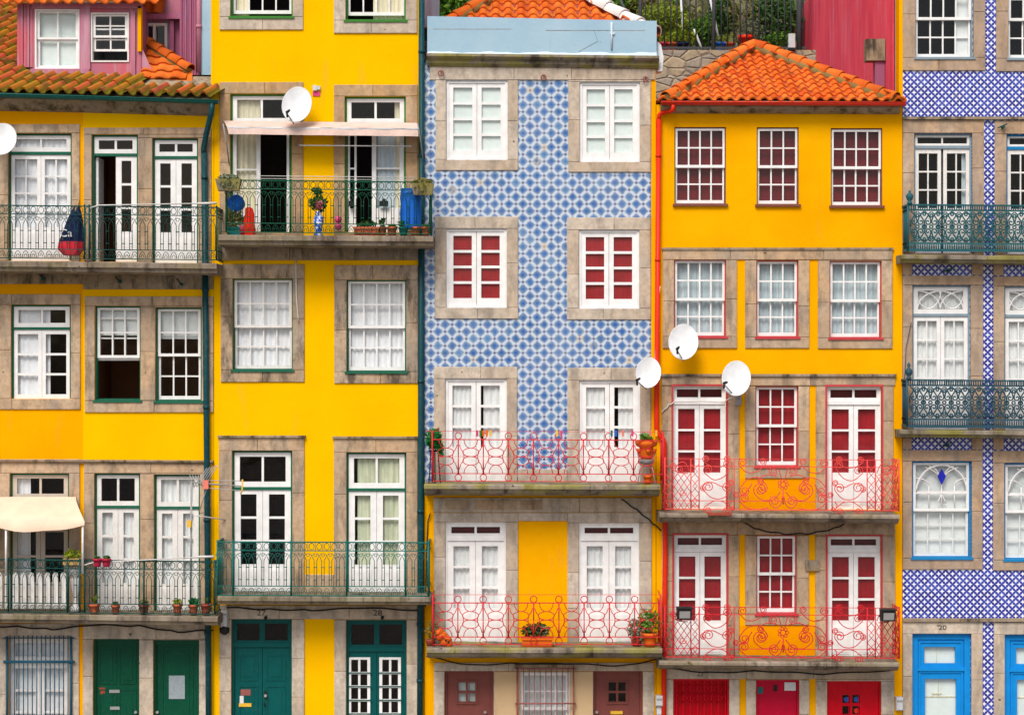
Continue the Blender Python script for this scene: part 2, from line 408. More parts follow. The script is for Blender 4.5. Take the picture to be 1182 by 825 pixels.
def rubble():
    m = M('rubble_stone', 0.95, 0.1)
    mp = m.nt.nodes.new('ShaderNodeMapping'); mp.inputs['Scale'].default_value = (1.5, 1.5, 2.4)
    m.nt.links.new(m.tc.outputs['Object'], mp.inputs[0])
    def vor(f):
        v = m.nt.nodes.new('ShaderNodeTexVoronoi'); v.feature = f; v.inputs['Scale'].default_value = 1.9
        m.nt.links.new(mp.outputs[0], v.inputs['Vector']); return v
    cell = vor('F1'); edge = vor('DISTANCE_TO_EDGE')
    sx = m.nt.nodes.new('ShaderNodeSeparateColor'); m.nt.links.new(cell.outputs['Color'], sx.inputs[0])
    k = m.ramp(E(m.nt, sx.outputs[0]), [(0, (0.32, 0.26, 0.18)), (0.4, (0.42, 0.34, 0.23)), (0.7, (0.27, 0.23, 0.19)), (1, (0.46, 0.40, 0.31))])
    e = E(m.nt, edge.outputs['Distance'])
    n = m.noise(9, 5)
    k = m.mix(n.ramp(0.45, 0.7) * 0.5, k, (0.15, 0.13, 0.09))
    k = m.mix(e.ramp(0.05, 0.01) * 0.55, k, (0.14, 0.12, 0.09))
    m.bump(e.ramp(0.0, 0.12) + n * 0.4, 0.6, 0.05)
    return m.out(k)
MT['rubble'] = rubble()
MT['soil'] = granite('hill_soil', (0.07, 0.075, 0.03), (0.06, 0.07, 0.025), (0.09, 0.08, 0.04), 0.2)

# ------------------------------------------------------------------ mesh builder
WL = {}                       # where each object's own origin stands in the world
def link(o, parent):
    COL.objects.link(o)
    if parent is not None:
        o.parent = parent
    return o

def tag(o, label=None, cat=None, group=None, kind=None):
    if label: o['label'] = label
    if cat: o['category'] = cat
    if group: o['group'] = group
    if kind: o['kind'] = kind
    return o

def empty(name, loc, label, cat, group=None):
    o = bpy.data.objects.new(name, None)
    o.empty_display_size = 0.2
    COL.objects.link(o)
    o.location = loc
    WL[o.name] = Vector(loc)
    return tag(o, label, cat, group)

class MB:
    def __init__(s): s.v, s.f, s.sm, s.mi, s.cur = [], [], [], [], 0
    def face(s, idx, smooth=False): s.f.append(tuple(idx)); s.sm.append(smooth); s.mi.append(s.cur)
    def pts(s, ps):
        n = len(s.v); s.v.extend([tuple(p) for p in ps]); return n
    def quad(s, a, b, c, d):
        n = s.pts([a, b, c, d]); s.face((n, n + 1, n + 2, n + 3))
    def box(s, x0, x1, y0, y1, z0, z1):
        if x0 > x1: x0, x1 = x1, x0
        if y0 > y1: y0, y1 = y1, y0
        if z0 > z1: z0, z1 = z1, z0
        n = s.pts([(x0, y0, z0), (x1, y0, z0), (x1, y1, z0), (x0, y1, z0), (x0, y0, z1), (x1, y0, z1), (x1, y1, z1), (x0, y1, z1)])
        for q in ((0, 1, 5, 4), (1, 2, 6, 5), (2, 3, 7, 6), (3, 0, 4, 7), (4, 5, 6, 7), (3, 2, 1, 0)):
            s.face([n + i for i in q])
    def pbox(s, a, b, c, d, yf, yb):       # photo rectangle on the facade, front and back depth
        s.box(X(a), X(c), yf, yb, Z(d), Z(b)); return s
    def block(s, a, b, c, d, yf, yb, ch=0.007):    # stone block with chamfered front
        x0, x1, z0, z1 = X(a), X(c), Z(d), Z(b)
        ch = min(ch, (x1 - x0) * 0.3, (z1 - z0) * 0.3)
        n = s.pts([(x0 + ch, yf, z0 + ch), (x1 - ch, yf, z0 + ch), (x1 - ch, yf, z1 - ch), (x0 + ch, yf, z1 - ch),
                   (x0, yf + ch, z0), (x1, yf + ch, z0), (x1, yf + ch, z1), (x0, yf + ch, z1),
                   (x0, yb, z0), (x1, yb, z0), (x1, yb, z1), (x0, yb, z1)])
        s.face((n, n + 1, n + 2, n + 3))
        for i in range(4):
            j = (i + 1) % 4
            s.face((n + 4 + i, n + 4 + j, n + j, n + i))
            s.face((n + 8 + i, n + 8 + j, n + 4 + j, n + 4 + i))
        s.face((n + 11, n + 10, n + 9, n + 8))
    def prism(s, prof, x0, x1, dz0=0.0, dz1=0.0):     # (y, z) profile run along x, each end lifted
        k = len(prof)
        n = s.pts([(x0, y, z + dz0) for y, z in prof] + [(x1, y, z + dz1) for y, z in prof])
        for i in range(k):
            j = (i + 1) % k
            s.face((n + i, n + j, n + k + j, n + k + i))
        s.face([n + i for i in range(k)][::-1]); s.face([n + k + i for i in range(k)])
    def tube(s, pts, r, sides=5, closed=False, r2=None):
        pts = [Vector(p) for p in pts]
        k = len(pts); base = len(s.v); ref = None
        for i, p in enumerate(pts):
            a = pts[i - 1] if (i > 0 or closed) else pts[i]
            b = pts[(i + 1) % k] if (i < k - 1 or closed) else pts[i]
            t = (b - a)
            if t.length < 1e-9: t = Vector((0, 0, 1))
            t.normalize()
            if ref is None:
                ref = Vector((0, 1, 0)) if abs(t.y) < 0.9 else Vector((1, 0, 0))
            u = (ref - t * ref.dot(t))
            if u.length < 1e-6: u = t.orthogonal()
            u.normalize(); w = t.cross(u); ref = u
            rr = r if r2 is None else r + (r2 - r) * i / max(1, k - 1)
            for q in range(sides):
                an = 2 * PI * q / sides
                s.v.append(tuple(p + u * (math.cos(an) * rr) + w * (math.sin(an) * rr)))
        m = k if closed else k - 1
        for i in range(m):
            for q in range(sides):
                a = base + i * sides + q; b = base + i * sides + (q + 1) % sides
                c = base + ((i + 1) % k) * sides + (q + 1) % sides; d = base + ((i + 1) % k) * sides + q
                s.face((a, b, c, d), True)
        if not closed:
            s.face([base + q for q in range(sides)][::-1])
            s.face([base + (k - 1) * sides + q for q in range(sides)])
    def lathe(s, c, prof, sides=14, cap=True):          # (radius, z) profile round a vertical axis
        base = len(s.v)
        for r, z in prof:
            for q in range(sides):
                an = 2 * PI * q / sides
                s.v.append((c[0] + r * math.cos(an), c[1] + r * math.sin(an), c[2] + z))
        for i in range(len(prof) - 1):
            for q in range(sides):
                a = base + i * sides + q; b = base + i * sides + (q + 1) % sides
                s.face((a, b, b + sides, a + sides), True)
        if cap:
            s.face([base + q for q in range(sides)][::-1])
            s.face([base + (len(prof) - 1) * sides + q for q in range(sides)])
    def build(s, name, mats, parent=None):
        off = WL[parent.name] if parent is not None else None
        if off is None:
            off = Vector(s.v[0]) * 0
        me = bpy.data.meshes.new(name)
        me.from_pydata([tuple(Vector(p) - off) for p in s.v], [], s.f)
        for m in (mats if isinstance(mats, (list, tuple)) else [mats]):
            me.materials.append(MT[m] if isinstance(m, str) else m)
        me.polygons.foreach_set('use_smooth', s.sm)
        me.polygons.foreach_set('material_index', s.mi)
        me.update()
        o = bpy.data.objects.new(name, me)
        link(o, parent)
        WL[o.name] = off.copy()
        return o

RNG = random.Random(7)

def rects_minus(rect, holes):
    a, b, c, d = rect
    ys = sorted({b, d, *[y for h in holes for y in (h[1], h[3]) if b < y < d]})
    rows = []
    for y0, y1 in zip(ys, ys[1:]):
        ym = (y0 + y1) / 2
        spans = [(a, c)]
        for h in holes:
            if h[1] < ym < h[3]:
                ns = []
                for p, q in spans:
                    if h[2] <= p or h[0] >= q: ns.append((p, q)); continue
                    if h[0] > p: ns.append((p, h[0]))
                    if h[2] < q: ns.append((h[2], q))
                spans = ns
        for sp in spans:
            for r in rows:
                if r[0] == sp[0] and r[2] == sp[1] and abs(r[3] - y0) < 1e-6:
                    r[3] = y1; break
            else:
                rows.append([sp[0], y0, sp[1], y1])
    return rows

def wall(parent, name, rect, holes, mat, y0=0.0, y1=0.3, rounded=False):
    m = MB()
    for r in rects_minus(rect, holes): m.pbox(*r, y0, y1)
    return m.build(name, mat, parent)

def stones(parent, name, rect, holes, mat, front=-0.03, maxw=95, maxh=62, back=0.02, gap=0.35, extra=()):
    """dressed stone: the rectangle minus its openings, cut into blocks"""
    jobs = [(rect, holes)] + list(extra)
    split_ = []
    for rc, hs in jobs:              # an opening that runs down to the pavement leaves two separate jambs
        if len(hs) == 1 and hs[0][1] <= rc[1] + 0.01 and hs[0][3] >= rc[3]:
            split_ += [((rc[0], rc[1], hs[0][0], rc[3]), []), ((hs[0][2], rc[1], rc[2], rc[3]), [])]
        else: split_.append((rc, hs))
    for rc, hs in split_:
        m = MB()
        for a, b, c, d in rects_minus(rc, hs):
            nx = max(1, math.ceil((c - a) / maxw)); ny = max(1, math.ceil((d - b) / maxh))
            xs = [a] + [a + (c - a) * (i + RNG.uniform(-0.15, 0.15)) / nx for i in range(1, nx)] + [c]
            yy = [b] + [b + (d - b) * (i + RNG.uniform(-0.2, 0.2)) / ny for i in range(1, ny)] + [d]
            for i in range(nx):
                for j in range(ny):
                    g = gap * 0.5
                    m.block(xs[i] + g * (i > 0), yy[j] + g, xs[i + 1] - g * (i < nx - 1), yy[j + 1] - g,
                            front + RNG.uniform(-0.003, 0.003), back)
        m.build(name, mat, parent)

# ------------------------------------------------------------------ windows and doors
def lattice(m, a, b, c, d, cols, rows, st, rt, rb, mu, yf, yb):
    """a sash: stiles, rails and glazing bars; returns the glazed rectangle"""
    m.pbox(a, b, a + st, d, yf, yb); m.pbox(c - st, b, c, d, yf, yb)
    m.pbox(a + st, b, c - st, b + rt, yf, yb); m.pbox(a + st, d - rb, c - st, d, yf, yb)
    gx0, gx1, gy0, gy1 = a + st, c - st, b + rt, d - rb
    ins = (yb - yf) * 0.18
    for i in range(1, cols):
        x = gx0 + (gx1 - gx0) * i / cols
        m.pbox(x - mu / 2, gy0, x + mu / 2, gy1, yf + ins, yb - ins)
    for j in range(1, rows):
        y = gy0 + (gy1 - gy0) * j / rows
        m.pbox(gx0, y - mu / 2, gx1, y + mu / 2, yf + ins * 1.3, yb - ins * 1.3)
    return gx0, gy0, gx1, gy1

def pane(g, r, y): g.quad((X(r[0]), y, Z(r[3])), (X(r[2]), y, Z(r[3])), (X(r[2]), y, Z(r[1])), (X(r[0]), y, Z(r[1])))

def curtain(parent, rect, mat, y=0.24, waves=None, name='curtain'):
    a, b, c, d = rect
    x0, x1, z0, z1 = X(a), X(c), Z(d), Z(b)
    flat = mat.startswith('red_sh') or mat in ('blind', 'mint')
    n = 2 if flat else max(8, int((x1 - x0) / 0.016))
    m = MB(); ph = RNG.uniform(0, 6); fr = RNG.uniform(48, 66)
    cols = []
    for i in range(n):
        x = x0 + (x1 - x0) * i / (n - 1)
        w = 0 if flat else 0.011 * math.sin(fr * x + ph + 1.2 * math.sin(7 * x)) + 0.005 * math.sin(19 * x + ph)
        w2 = 0 if flat else 0.013 * math.sin(fr * x + ph + 0.5 + 1.4 * math.sin(6 * x))
        cols.append((m.pts([(x, y + w, z1), (x, y + w2, z0)])))
    for p, q in zip(cols, cols[1:]): m.face((p + 1, q + 1, q, p), not flat)
    return m.build(name, mat, parent)

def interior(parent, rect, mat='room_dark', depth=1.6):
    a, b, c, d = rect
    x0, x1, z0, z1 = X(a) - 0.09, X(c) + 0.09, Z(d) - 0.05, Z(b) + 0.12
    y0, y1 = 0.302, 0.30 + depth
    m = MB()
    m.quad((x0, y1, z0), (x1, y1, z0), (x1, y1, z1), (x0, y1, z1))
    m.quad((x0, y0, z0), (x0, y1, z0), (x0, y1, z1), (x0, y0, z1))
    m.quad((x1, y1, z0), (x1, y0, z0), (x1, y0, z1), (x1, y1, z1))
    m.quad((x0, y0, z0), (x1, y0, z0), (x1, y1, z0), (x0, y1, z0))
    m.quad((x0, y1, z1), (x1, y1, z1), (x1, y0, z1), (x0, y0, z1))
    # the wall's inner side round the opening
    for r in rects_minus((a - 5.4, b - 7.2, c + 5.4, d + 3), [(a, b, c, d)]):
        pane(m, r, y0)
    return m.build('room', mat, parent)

def fr_box(m, a, b, c, d, w, yf, yb, bottom=True):
    m.pbox(a, b, a + w, d, yf, yb); m.pbox(c - w, b, c, d, yf, yb)
    m.pbox(a + w, b, c - w, b + w, yf, yb)
    if bottom: m.pbox(a + w, d - w, c - w, d, yf, yb)

def backs(w, rect, items, room, yb=0.175):
    for it in items:
        a, b, c, d, mt = it[:5]
        curtain(w, (a, b, c, d), mt, it[5] if len(it) > 5 else (yb if mt.startswith('red_sh') or mt in ('blind', 'mint') else yb + 0.02),
                name='shutter' if (mt.startswith('red_sh') or mt == 'mint') else ('blind' if mt == 'blind' else 'curtain'))
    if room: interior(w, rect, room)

def sash_window(house, r, cols, rt, rb, split, frame='green', fw=2.0, white='white', items=(), room='room_dark',
                raised=None, sill=None, st=3.0, mu=1.7, y=0.07, label=None):
    a, b, c, d = r
    m = MB(); fr_box(m, a, b, c, d, fw, y - 0.01, 0.2)
    if sill: m.pbox(a - 2, d - 0.5, c + 2, d + 2.2, -0.055, y + 0.02)
    w = m.build('window', [frame], house)
    if label: w['label'] = label
    if sill: pass
    ym = b + (d - b) * split
    m = MB(); g = MB()
    lattice(m, a + fw, b + fw, c - fw, ym + 1.2, cols, rt, st, 2.6, 3.2, mu, y, y + 0.045)
    m.build('sash', [white], w)
    pane(g, (a + fw + 1, b + fw + 1, c - fw - 1, ym), y + 0.024)
    if raised is None:
        m = MB(); lattice(m, a + fw + 0.4, ym - 1.2, c - fw - 0.4, d - fw, cols, rb, st - 0.6, 2.6, 4.0, mu, y + 0.05, y + 0.095)
        m.build('sash', [white], w)
        pane(g, (a + fw + 1, ym, c - fw - 1, d - fw - 1), y + 0.074)
    else:
        m = MB(); lattice(m, a + fw + 0.4, raised - (d - ym), c - fw - 0.4, raised, cols, rb, st - 0.6, 2.6, 4.0, mu, y + 0.05, y + 0.095)
        m.build('sash', [white], w)
    g.build('glass', ['glass'], w)
    backs(w, r, items, room)
    return w

def casement(house, r, rows, items=(), room='room_dark', white='white', fw=3.0, st=5.2, cols=1, y=0.03, mid=0.5, rb=6.5, rt=5.0, name='window'):
    a, b, c, d = r
    m = MB(); fr_box(m, a, b, c, d, fw, y - 0.015, 0.2)
    w = m.build(name, [white], house)
    xm = a + (c - a) * mid
    g = MB()
    for p, q in ((a + fw, xm - 0.25), (xm + 0.25, c - fw)):
        m = MB(); lattice(m, p, b + fw, q, d - fw, cols, rows, st, rt, rb, 3.0, y + 0.005, y + 0.05)
        m.build('leaf', [white], w)
    pane(g, (a + fw, b + fw, c - fw, d - fw), y + 0.028)
    g.build('glass', ['glass'], w)
    backs(w, r, items, room, 0.09)
    return w

def french(house, r, ty, rows, pb, frame='green', fw=2.2, white='white', items=(), room='room_dark', cols=1, st=5.5,
           tcols=2, y=0.06, leaves='both', trail=5, mu=2.6, bar=2.6, tst=5, fan=False, ptop=5, gap=0.2):
    """glazed double door: transom light, two leaves of panes over a panel. ty = underside of the transom, pb = bottom of the panes"""
    a, b, c, d = r
    m = MB(); fr_box(m, a, b, c, d, fw, y - 0.012, 0.2, bottom=False)
    if ty: m.pbox(a + fw, ty, c - fw, ty + bar, y - 0.02, 0.2)
    w = m.build('balcony_door', [frame], house)
    g = MB(); top = b + fw
    if ty:
        m = MB(); gr = lattice(m, a + fw, b + fw, c - fw, ty, tcols if not fan else 1, 1, tst, tst * 0.8, tst, mu, y, y + 0.05)
        if fan:
            x0, y0, x1, y1 = gr
            xm = (x0 + x1) / 2; R1 = (x1 - x0) / 2
            def arc(cx, cy, rx, ry, a0, a1, n=14):
                return [(X(cx + rx * math.cos(R(t))), y + 0.02, Z(cy - ry * math.sin(R(t)))) for t in [a0 + (a1 - a0) * i / n for i in range(n + 1)]]
            m.tube(arc(xm, y1, R1, (y1 - y0) * 0.97, 0, 180), 0.02, 4)
            for k in (-1, 1):
                m.tube(arc(xm + k * R1 * 0.52, y0 - 2, R1 * 0.55, (y1 - y0) * 1.05, 180, 360), 0.016, 4)
                m.tube(arc(xm + k * R1, y1, R1, (y1 - y0) * 0.97, 90, 90 + k * 90), 0.016, 4)
        m.build('transom', [white], w)
        pane(g, (a + fw + 1, b + fw + 1, c - fw - 1, ty - 1), y + 0.026)
        top = ty + bar
    xm = (a + c) / 2
    for side, (p, q) in (('l', (a + fw, xm - gap)), ('r', (xm + gap, c - fw))):
        if leaves == 'none' or (leaves == 'right' and side == 'l'): continue
        m = MB(); gr = lattice(m, p, top + 0.3, q, d, cols, 1, st, ptop, d - pb, mu * 0.85, y + 0.004, y + 0.055)
        for t in range(1, rows):
            yy = gr[1] + (gr[3] - gr[1]) * t / rows
            m.pbox(gr[0], yy - mu / 2, gr[2], yy + mu / 2, y + 0.012, y + 0.047)
        if d - pb > 14:      # raised panel with a moulding
            m.pbox(p + st * 0.8, pb + 5, q - st * 0.8, d - 5, y - 0.006, y + 0.02)
            m.pbox(p + st * 0.8 + 2.2, pb + 7.2, q - st * 0.8 - 2.2, d - 7.2, y - 0.014, y + 0.02)
        m.build('leaf', [white], w)
        pane(g, (p + 1, top + 1, q - 1, pb + 1), y + 0.03)
    g.build('glass', ['glass'], w)
    backs(w, r, items, room, y + 0.075)
    return w

def solid_door(house, r, mat, leaves=1, panels=(), transom=None, lights=(), fw=3.0, y=0.1, planks=0, frame=None, knob=None, hole=None, room='room_dark', y2=None):
    """r runs down to the pavement; panels and lights are photo rectangles"""
    a, b, c, d = r
    m = MB(); fr_box(m, a, b, c, d, fw, y - 0.03, y + 0.1, bottom=False)
    top = b + fw
    if transom: m.pbox(a + fw, transom, c - fw, transom + 5, y - 0.035, y + 0.1)
    w = m.build('door', [frame or mat], house)
    g = MB()
    if transom:
        xm = (a + c) / 2
        m = MB(); lattice(m, a + fw, b + fw, c - fw, transom, 2, 1, 2.5, 3, 2.5, 6, y - 0.01, y + 0.05)
        m.build('transom', [mat], w)
        pane(g, (a + fw + 1, b + fw + 1, c - fw - 1, transom - 1), y + 0.03)
        top = transom + 5
    n = leaves
    for i in range(n):
        p = a + fw + (c - a - 2 * fw) * i / n + 0.25; q = a + fw + (c - a - 2 * fw) * (i + 1) / n - 0.25
        hs = [h for h in lights if p < (h[0] + h[2]) / 2 < q]
        m = MB()
        for rr in rects_minus((p, top + 0.3, q, d), hs): m.pbox(*rr, y, y + 0.05)
        for pn in panels:
            if p < (pn[0] + pn[2]) / 2 < q:
                e = 1.3
                m.pbox(pn[0], pn[1], pn[0] + e, pn[3], y - 0.012, y + 0.01); m.pbox(pn[2] - e, pn[1], pn[2], pn[3], y - 0.012, y + 0.01)
                m.pbox(pn[0] + e, pn[1], pn[2] - e, pn[1] + e, y - 0.012, y + 0.01); m.pbox(pn[0] + e, pn[3] - e, pn[2] - e, pn[3], y - 0.012, y + 0.01)
                m.pbox(pn[0] + 4.5, pn[1] + 4.5, pn[2] - 4.5, pn[3] - 4.5, y - 0.009, y + 0.01)
        for k in range(1, planks):
            x = p + (q - p) * k / planks
            m.pbox(x - 0.35, top + 2, x + 0.35, d - 2, y - 0.004, y + 0.01)
        m.build('leaf', [mat], w)
        for h in hs:
            pane(g, h, y + 0.03)
    if g.f: g.build('glass', ['glass'], w)
    if knob:
        m = MB()
        for kx, ky in knob:
            c0 = Vector((X(kx), y, Z(ky)))
            m.tube([c0, c0 + Vector((0, -0.03, 0))], 0.012, 8); m.tube([c0 + Vector((0, -0.03, 0)), c0 + Vector((0, -0.065, 0))], 0.028, 8)
        m.build('handle', ['metal'], w)
    if lights or transom: interior(w, r, room)
    return w

# ------------------------------------------------------------------ balconies
BY = -0.70                    # railing plane of the stone balconies
def slab(house, x0, yl, x1, yr, th, mat='slab', depth=0.78, style=0):
    """stone balcony slab; yl, yr = photo height of its front top edge at both ends"""
    pl = P(x0, yl, -depth); pr = P(x1, yr, -depth)
    t = th / S
    prof = [(0.01, 0), (-depth + 0.01, 0), (-depth, -0.012), (-depth, -t * 0.50), (-depth + 0.045, -t * 0.58), (-depth + 0.06, -t * 0.9),
            (-depth + 0.16, -t * 0.98), (0.01, -t * 1.02)]
    if style == 1:
        prof = [(0.01, 0), (-depth + 0.02, 0), (-depth, -0.03), (-depth, -t * 0.40), (-depth + 0.06, -t * 0.55), (-depth + 0.08, -t * 0.75), (-depth + 0.16, -t * 0.95),
                (-depth + 0.3, -t * 1.08), (0.01, -t * 1.15)]
    m = MB(); n = 3
    zs = [pl.z + (pr.z - pl.z) * i / n for i in range(n + 1)]
    xs = [pl.x + (pr.x - pl.x) * (i + (RNG.uniform(-.12, .12) if 0 < i < n else 0)) / n for i in range(n + 1)]
    for i in range(n):
        za, zb = zs[i], zs[i + 1]
        m.prism([(y, z) for y, z in prof], xs[i] + (0.003 if i else 0), xs[i + 1] - (0.003 if i < n - 1 else 0), za, zb)
    o = m.build('balcony', mat, house)
    # outward faces
    return o

def line2(x0, yl, x1, yr):
    return lambda px: yl + (yr - yl) * (px - x0) / (x1 - x0)

class Rail:
    """curves drawn on a balcony's railing plane: u along the photo's x, v = photo y on that plane"""
    def __init__(s, x0, yl, x1, yr, yp=BY):
        s.x0, s.x1, s.yp = x0, x1, yp; s.ref = line2(x0, yl, x1, yr); s.m = MB()
    def p(s, u, dv): return P(u, s.ref(u) + dv, s.yp)
    def bar(s, u, a, b, r=0.008, r2=None): s.m.tube([s.p(u, a), s.p(u, b)], r, 5, r2=r2)
    def rail(s, dv, h=0.02, t=0.03, sides=True, wallw=True):
        a, b = s.p(s.x0, dv), s.p(s.x1, dv)
        s.m.prism([(-t / 2 + s.yp, h / 2), (t / 2 + s.yp, h / 2), (t / 2 + s.yp, -h / 2), (-t / 2 + s.yp, -h / 2)], a.x, b.x, a.z, b.z)
        if sides:
            for q in (a, b):
                s.m.box(q.x - t / 2, q.x + t / 2, s.yp, 0.0, q.z - h / 2, q.z + h / 2)
    def curve(s, pts, r=0.007, closed=False, sides=4): s.m.tube([s.p(u, v) for u, v in pts], r, sides, closed)
    def circle(s, u, v, ru, rv=None, a0=0, a1=360, r=0.007, n=None):
        rv = rv or ru; full = abs(a1 - a0) >= 360
        n = n or max(6, int(abs(a1 - a0) / 24))
        s.curve([(u + ru * math.cos(R(a0 + (a1 - a0) * i / n)), v - rv * math.sin(R(a0 + (a1 - a0) * i / n))) for i in range(n if full else n + 1)], r, full)
    def spiral(s, u, v, r0, a0, turns=1.4, d=1, r=0.007, stem=None, k=0.22):
        n = int(14 * turns); pts = []
        for i in range(n + 1):
            t = i / n; rr = r0 * (1 - (1 - k) * t); an = R(a0) + d * 2 * PI * turns * t
            pts.append((u + rr * math.cos(an), v - rr * math.sin(an)))
        if stem:
            q = pts[0]; an = R(a0) - d * PI / 2            # leave along the tangent
            L = math.hypot(stem[0] - q[0], stem[1] - q[1]) * 0.5
            c = (q[0] + L * math.cos(an), q[1] - L * math.sin(an))
            pts = [((1 - t) ** 2 * stem[0] + 2 * t * (1 - t) * c[0] + t * t * q[0], (1 - t) ** 2 * stem[1] + 2 * t * (1 - t) * c[1] + t * t * q[1]) for t in [i / 7 for i in range(7)]] + pts
        s.curve(pts, r)
    def sides(s, a, b, n=5, r=0.008):
        for u in (s.x0, s.x1):
            q0, q1 = s.p(u, a), s.p(u, b)
            for i in range(1, n + 1):
                y = s.yp * (1 - i / (n + 0.5))
                s.m.tube([(q0.x, y, q0.z), (q1.x, y, q1.z)], r, 5)
    def build(s, balcony, mat): return s.m.build('railing', mat, balcony)

def gothic_rail(bal, x0, yl, x1, yr, mat, unit=9.0, h=60.0, posts=()):
    """cast iron: ring frieze, pointed arches on paired bars, scroll base"""
    k = Rail(x0, yl, x1, yr)
    a, b, c = 0.0, h * 0.16, h * 0.82          # top rail, second rail, low rail
    k.rail(a, 0.022, 0.035); k.rail(b, 0.016, 0.02); k.rail(c, 0.016, 0.02); k.rail(h - 0.5, 0.018, 0.025)
    n = round((x1 - x0) / unit); un = (x1 - x0) / n
    for i in range(n + 1):
        u = x0 + un * i
        k.bar(u, a, b, 0.006)
        if i < n:
            um = u + un / 2
            k.circle(um, (a + b) / 2, un * 0.33, h * 0.062, r=0.006)
            k.circle(um, b + un * 0.32, un * 0.26, r=0.005, a0=180, a1=360)
            g = un * 0.17; top = b + un * 0.95
            # arch between this pair and the next
            k.curve([(u + g, c), (u + g, top + un * 0.35), (u + g + 0.25 * (un - 2 * g), top), (um, top - un * 0.32), (u + un - g - 0.25 * (un - 2 * g), top), (u + un - g, top + un * 0.35), (u + un - g, c)], 0.0065)
            for f in (0.47, 0.70):
                k.curve([(u + un - g - 0.6, h * f), (u + un + g + 0.6, h * f)] if i < n - 1 else [(u + un - g, h * f), (u + un, h * f)], 0.008)
            k.circle(um, h * 0.975, un * 0.40, h * 0.12, 0, 180, 0.006)
            k.circle(um, h * 0.965, un * 0.18, h * 0.06, 0, 180, 0.005)
            k.circle(u, b + un * 0.55, un * 0.2, r=0.005)
    for u in (x0, x1, *posts): k.bar(u, -2, h, 0.019)
    for u in (x0, x1):
        for i in range(6):
            q = k.p(u, 0); y = BY * (1 - (i + 0.7) / 6.5)
            z0, z1 = k.p(u, b).z, k.p(u, h).z
            k.m.tube([(q.x, y, z0), (q.x, y, z1)], 0.0075, 5)
            k.m.tube([(q.x, y + BY / 14 * math.cos(t), k.p(u, (a + b) / 2).z + 0.06 * math.sin(t)) for t in [2 * PI * j / 8 for j in range(8)]], 0.006, 4, True)
    return k.build(bal, mat)

def circle_rail(bal, x0, yl, x1, yr, h, bars, mat='iron_red'):
    """red wrought iron: balls on tapered bars, lens shapes and half rings between; yl, yr = wire height"""
    k = Rail(x0, yl, x1, yr)
    t, c, m_ = 9.5, h * 0.84, 0
    mid = (t + c) / 2
    k.rail(0, 0.008, 0.012); k.rail(t, 0.017, 0.025); k.rail(mid, 0.006, 0.01, sides=False); k.rail(c, 0.016, 0.02); k.rail(h - 0.6, 0.012, 0.02)
    bs = list(bars)
    step = (bs[-1] - bs[0]) / (len(bs) - 1)
    for u in bs:
        k.circle(u, t - 4.2, 3.8, r=0.0085); k.circle(u, c + 4.6, 3.8, r=0.0085)
        k.bar(u, t, mid, 0.016, 0.009); k.bar(u, mid, c, 0.009, 0.018)
        for s in (-1, 1):
            k.curve([(u + s * 1.2, t + 6), (u + s * 3, t + 11), (u + s * 5.8, mid - 5), (u + s * 6.6, mid), (u + s * 5.8, mid + 5), (u + s * 3, c - 11), (u + s * 1.2, c - 5)], 0.0075)
    ms = [bs[0] - step / 2] + [u + step / 2 for u in bs]
    for u in ms:
        full = x0 < u - 9 and u + 9 < x1
        if not full: 
            if u < x0 + 2 or u > x1 - 2: continue
        w = min(9.3, u - x0 - 0.5, x1 - u - 0.5)
        q = (c - t)
        k.circle(u, t, min(8, w), q * 0.26, 180, 360, 0.0075)
        k.circle(u, c, min(8, w), q * 0.26, 0, 180, 0.0075)
        k.circle(u, mid - q * 0.125, w, q * 0.125, r=0.0075, n=18); k.circle(u, mid + q * 0.125, w, q * 0.125, r=0.0075, n=18)
    for u in (x0, x1): k.bar(u, 0, h + 1, 0.017)
    k.sides(t, h, 3, 0.009)
    return k.build(bal, mat)

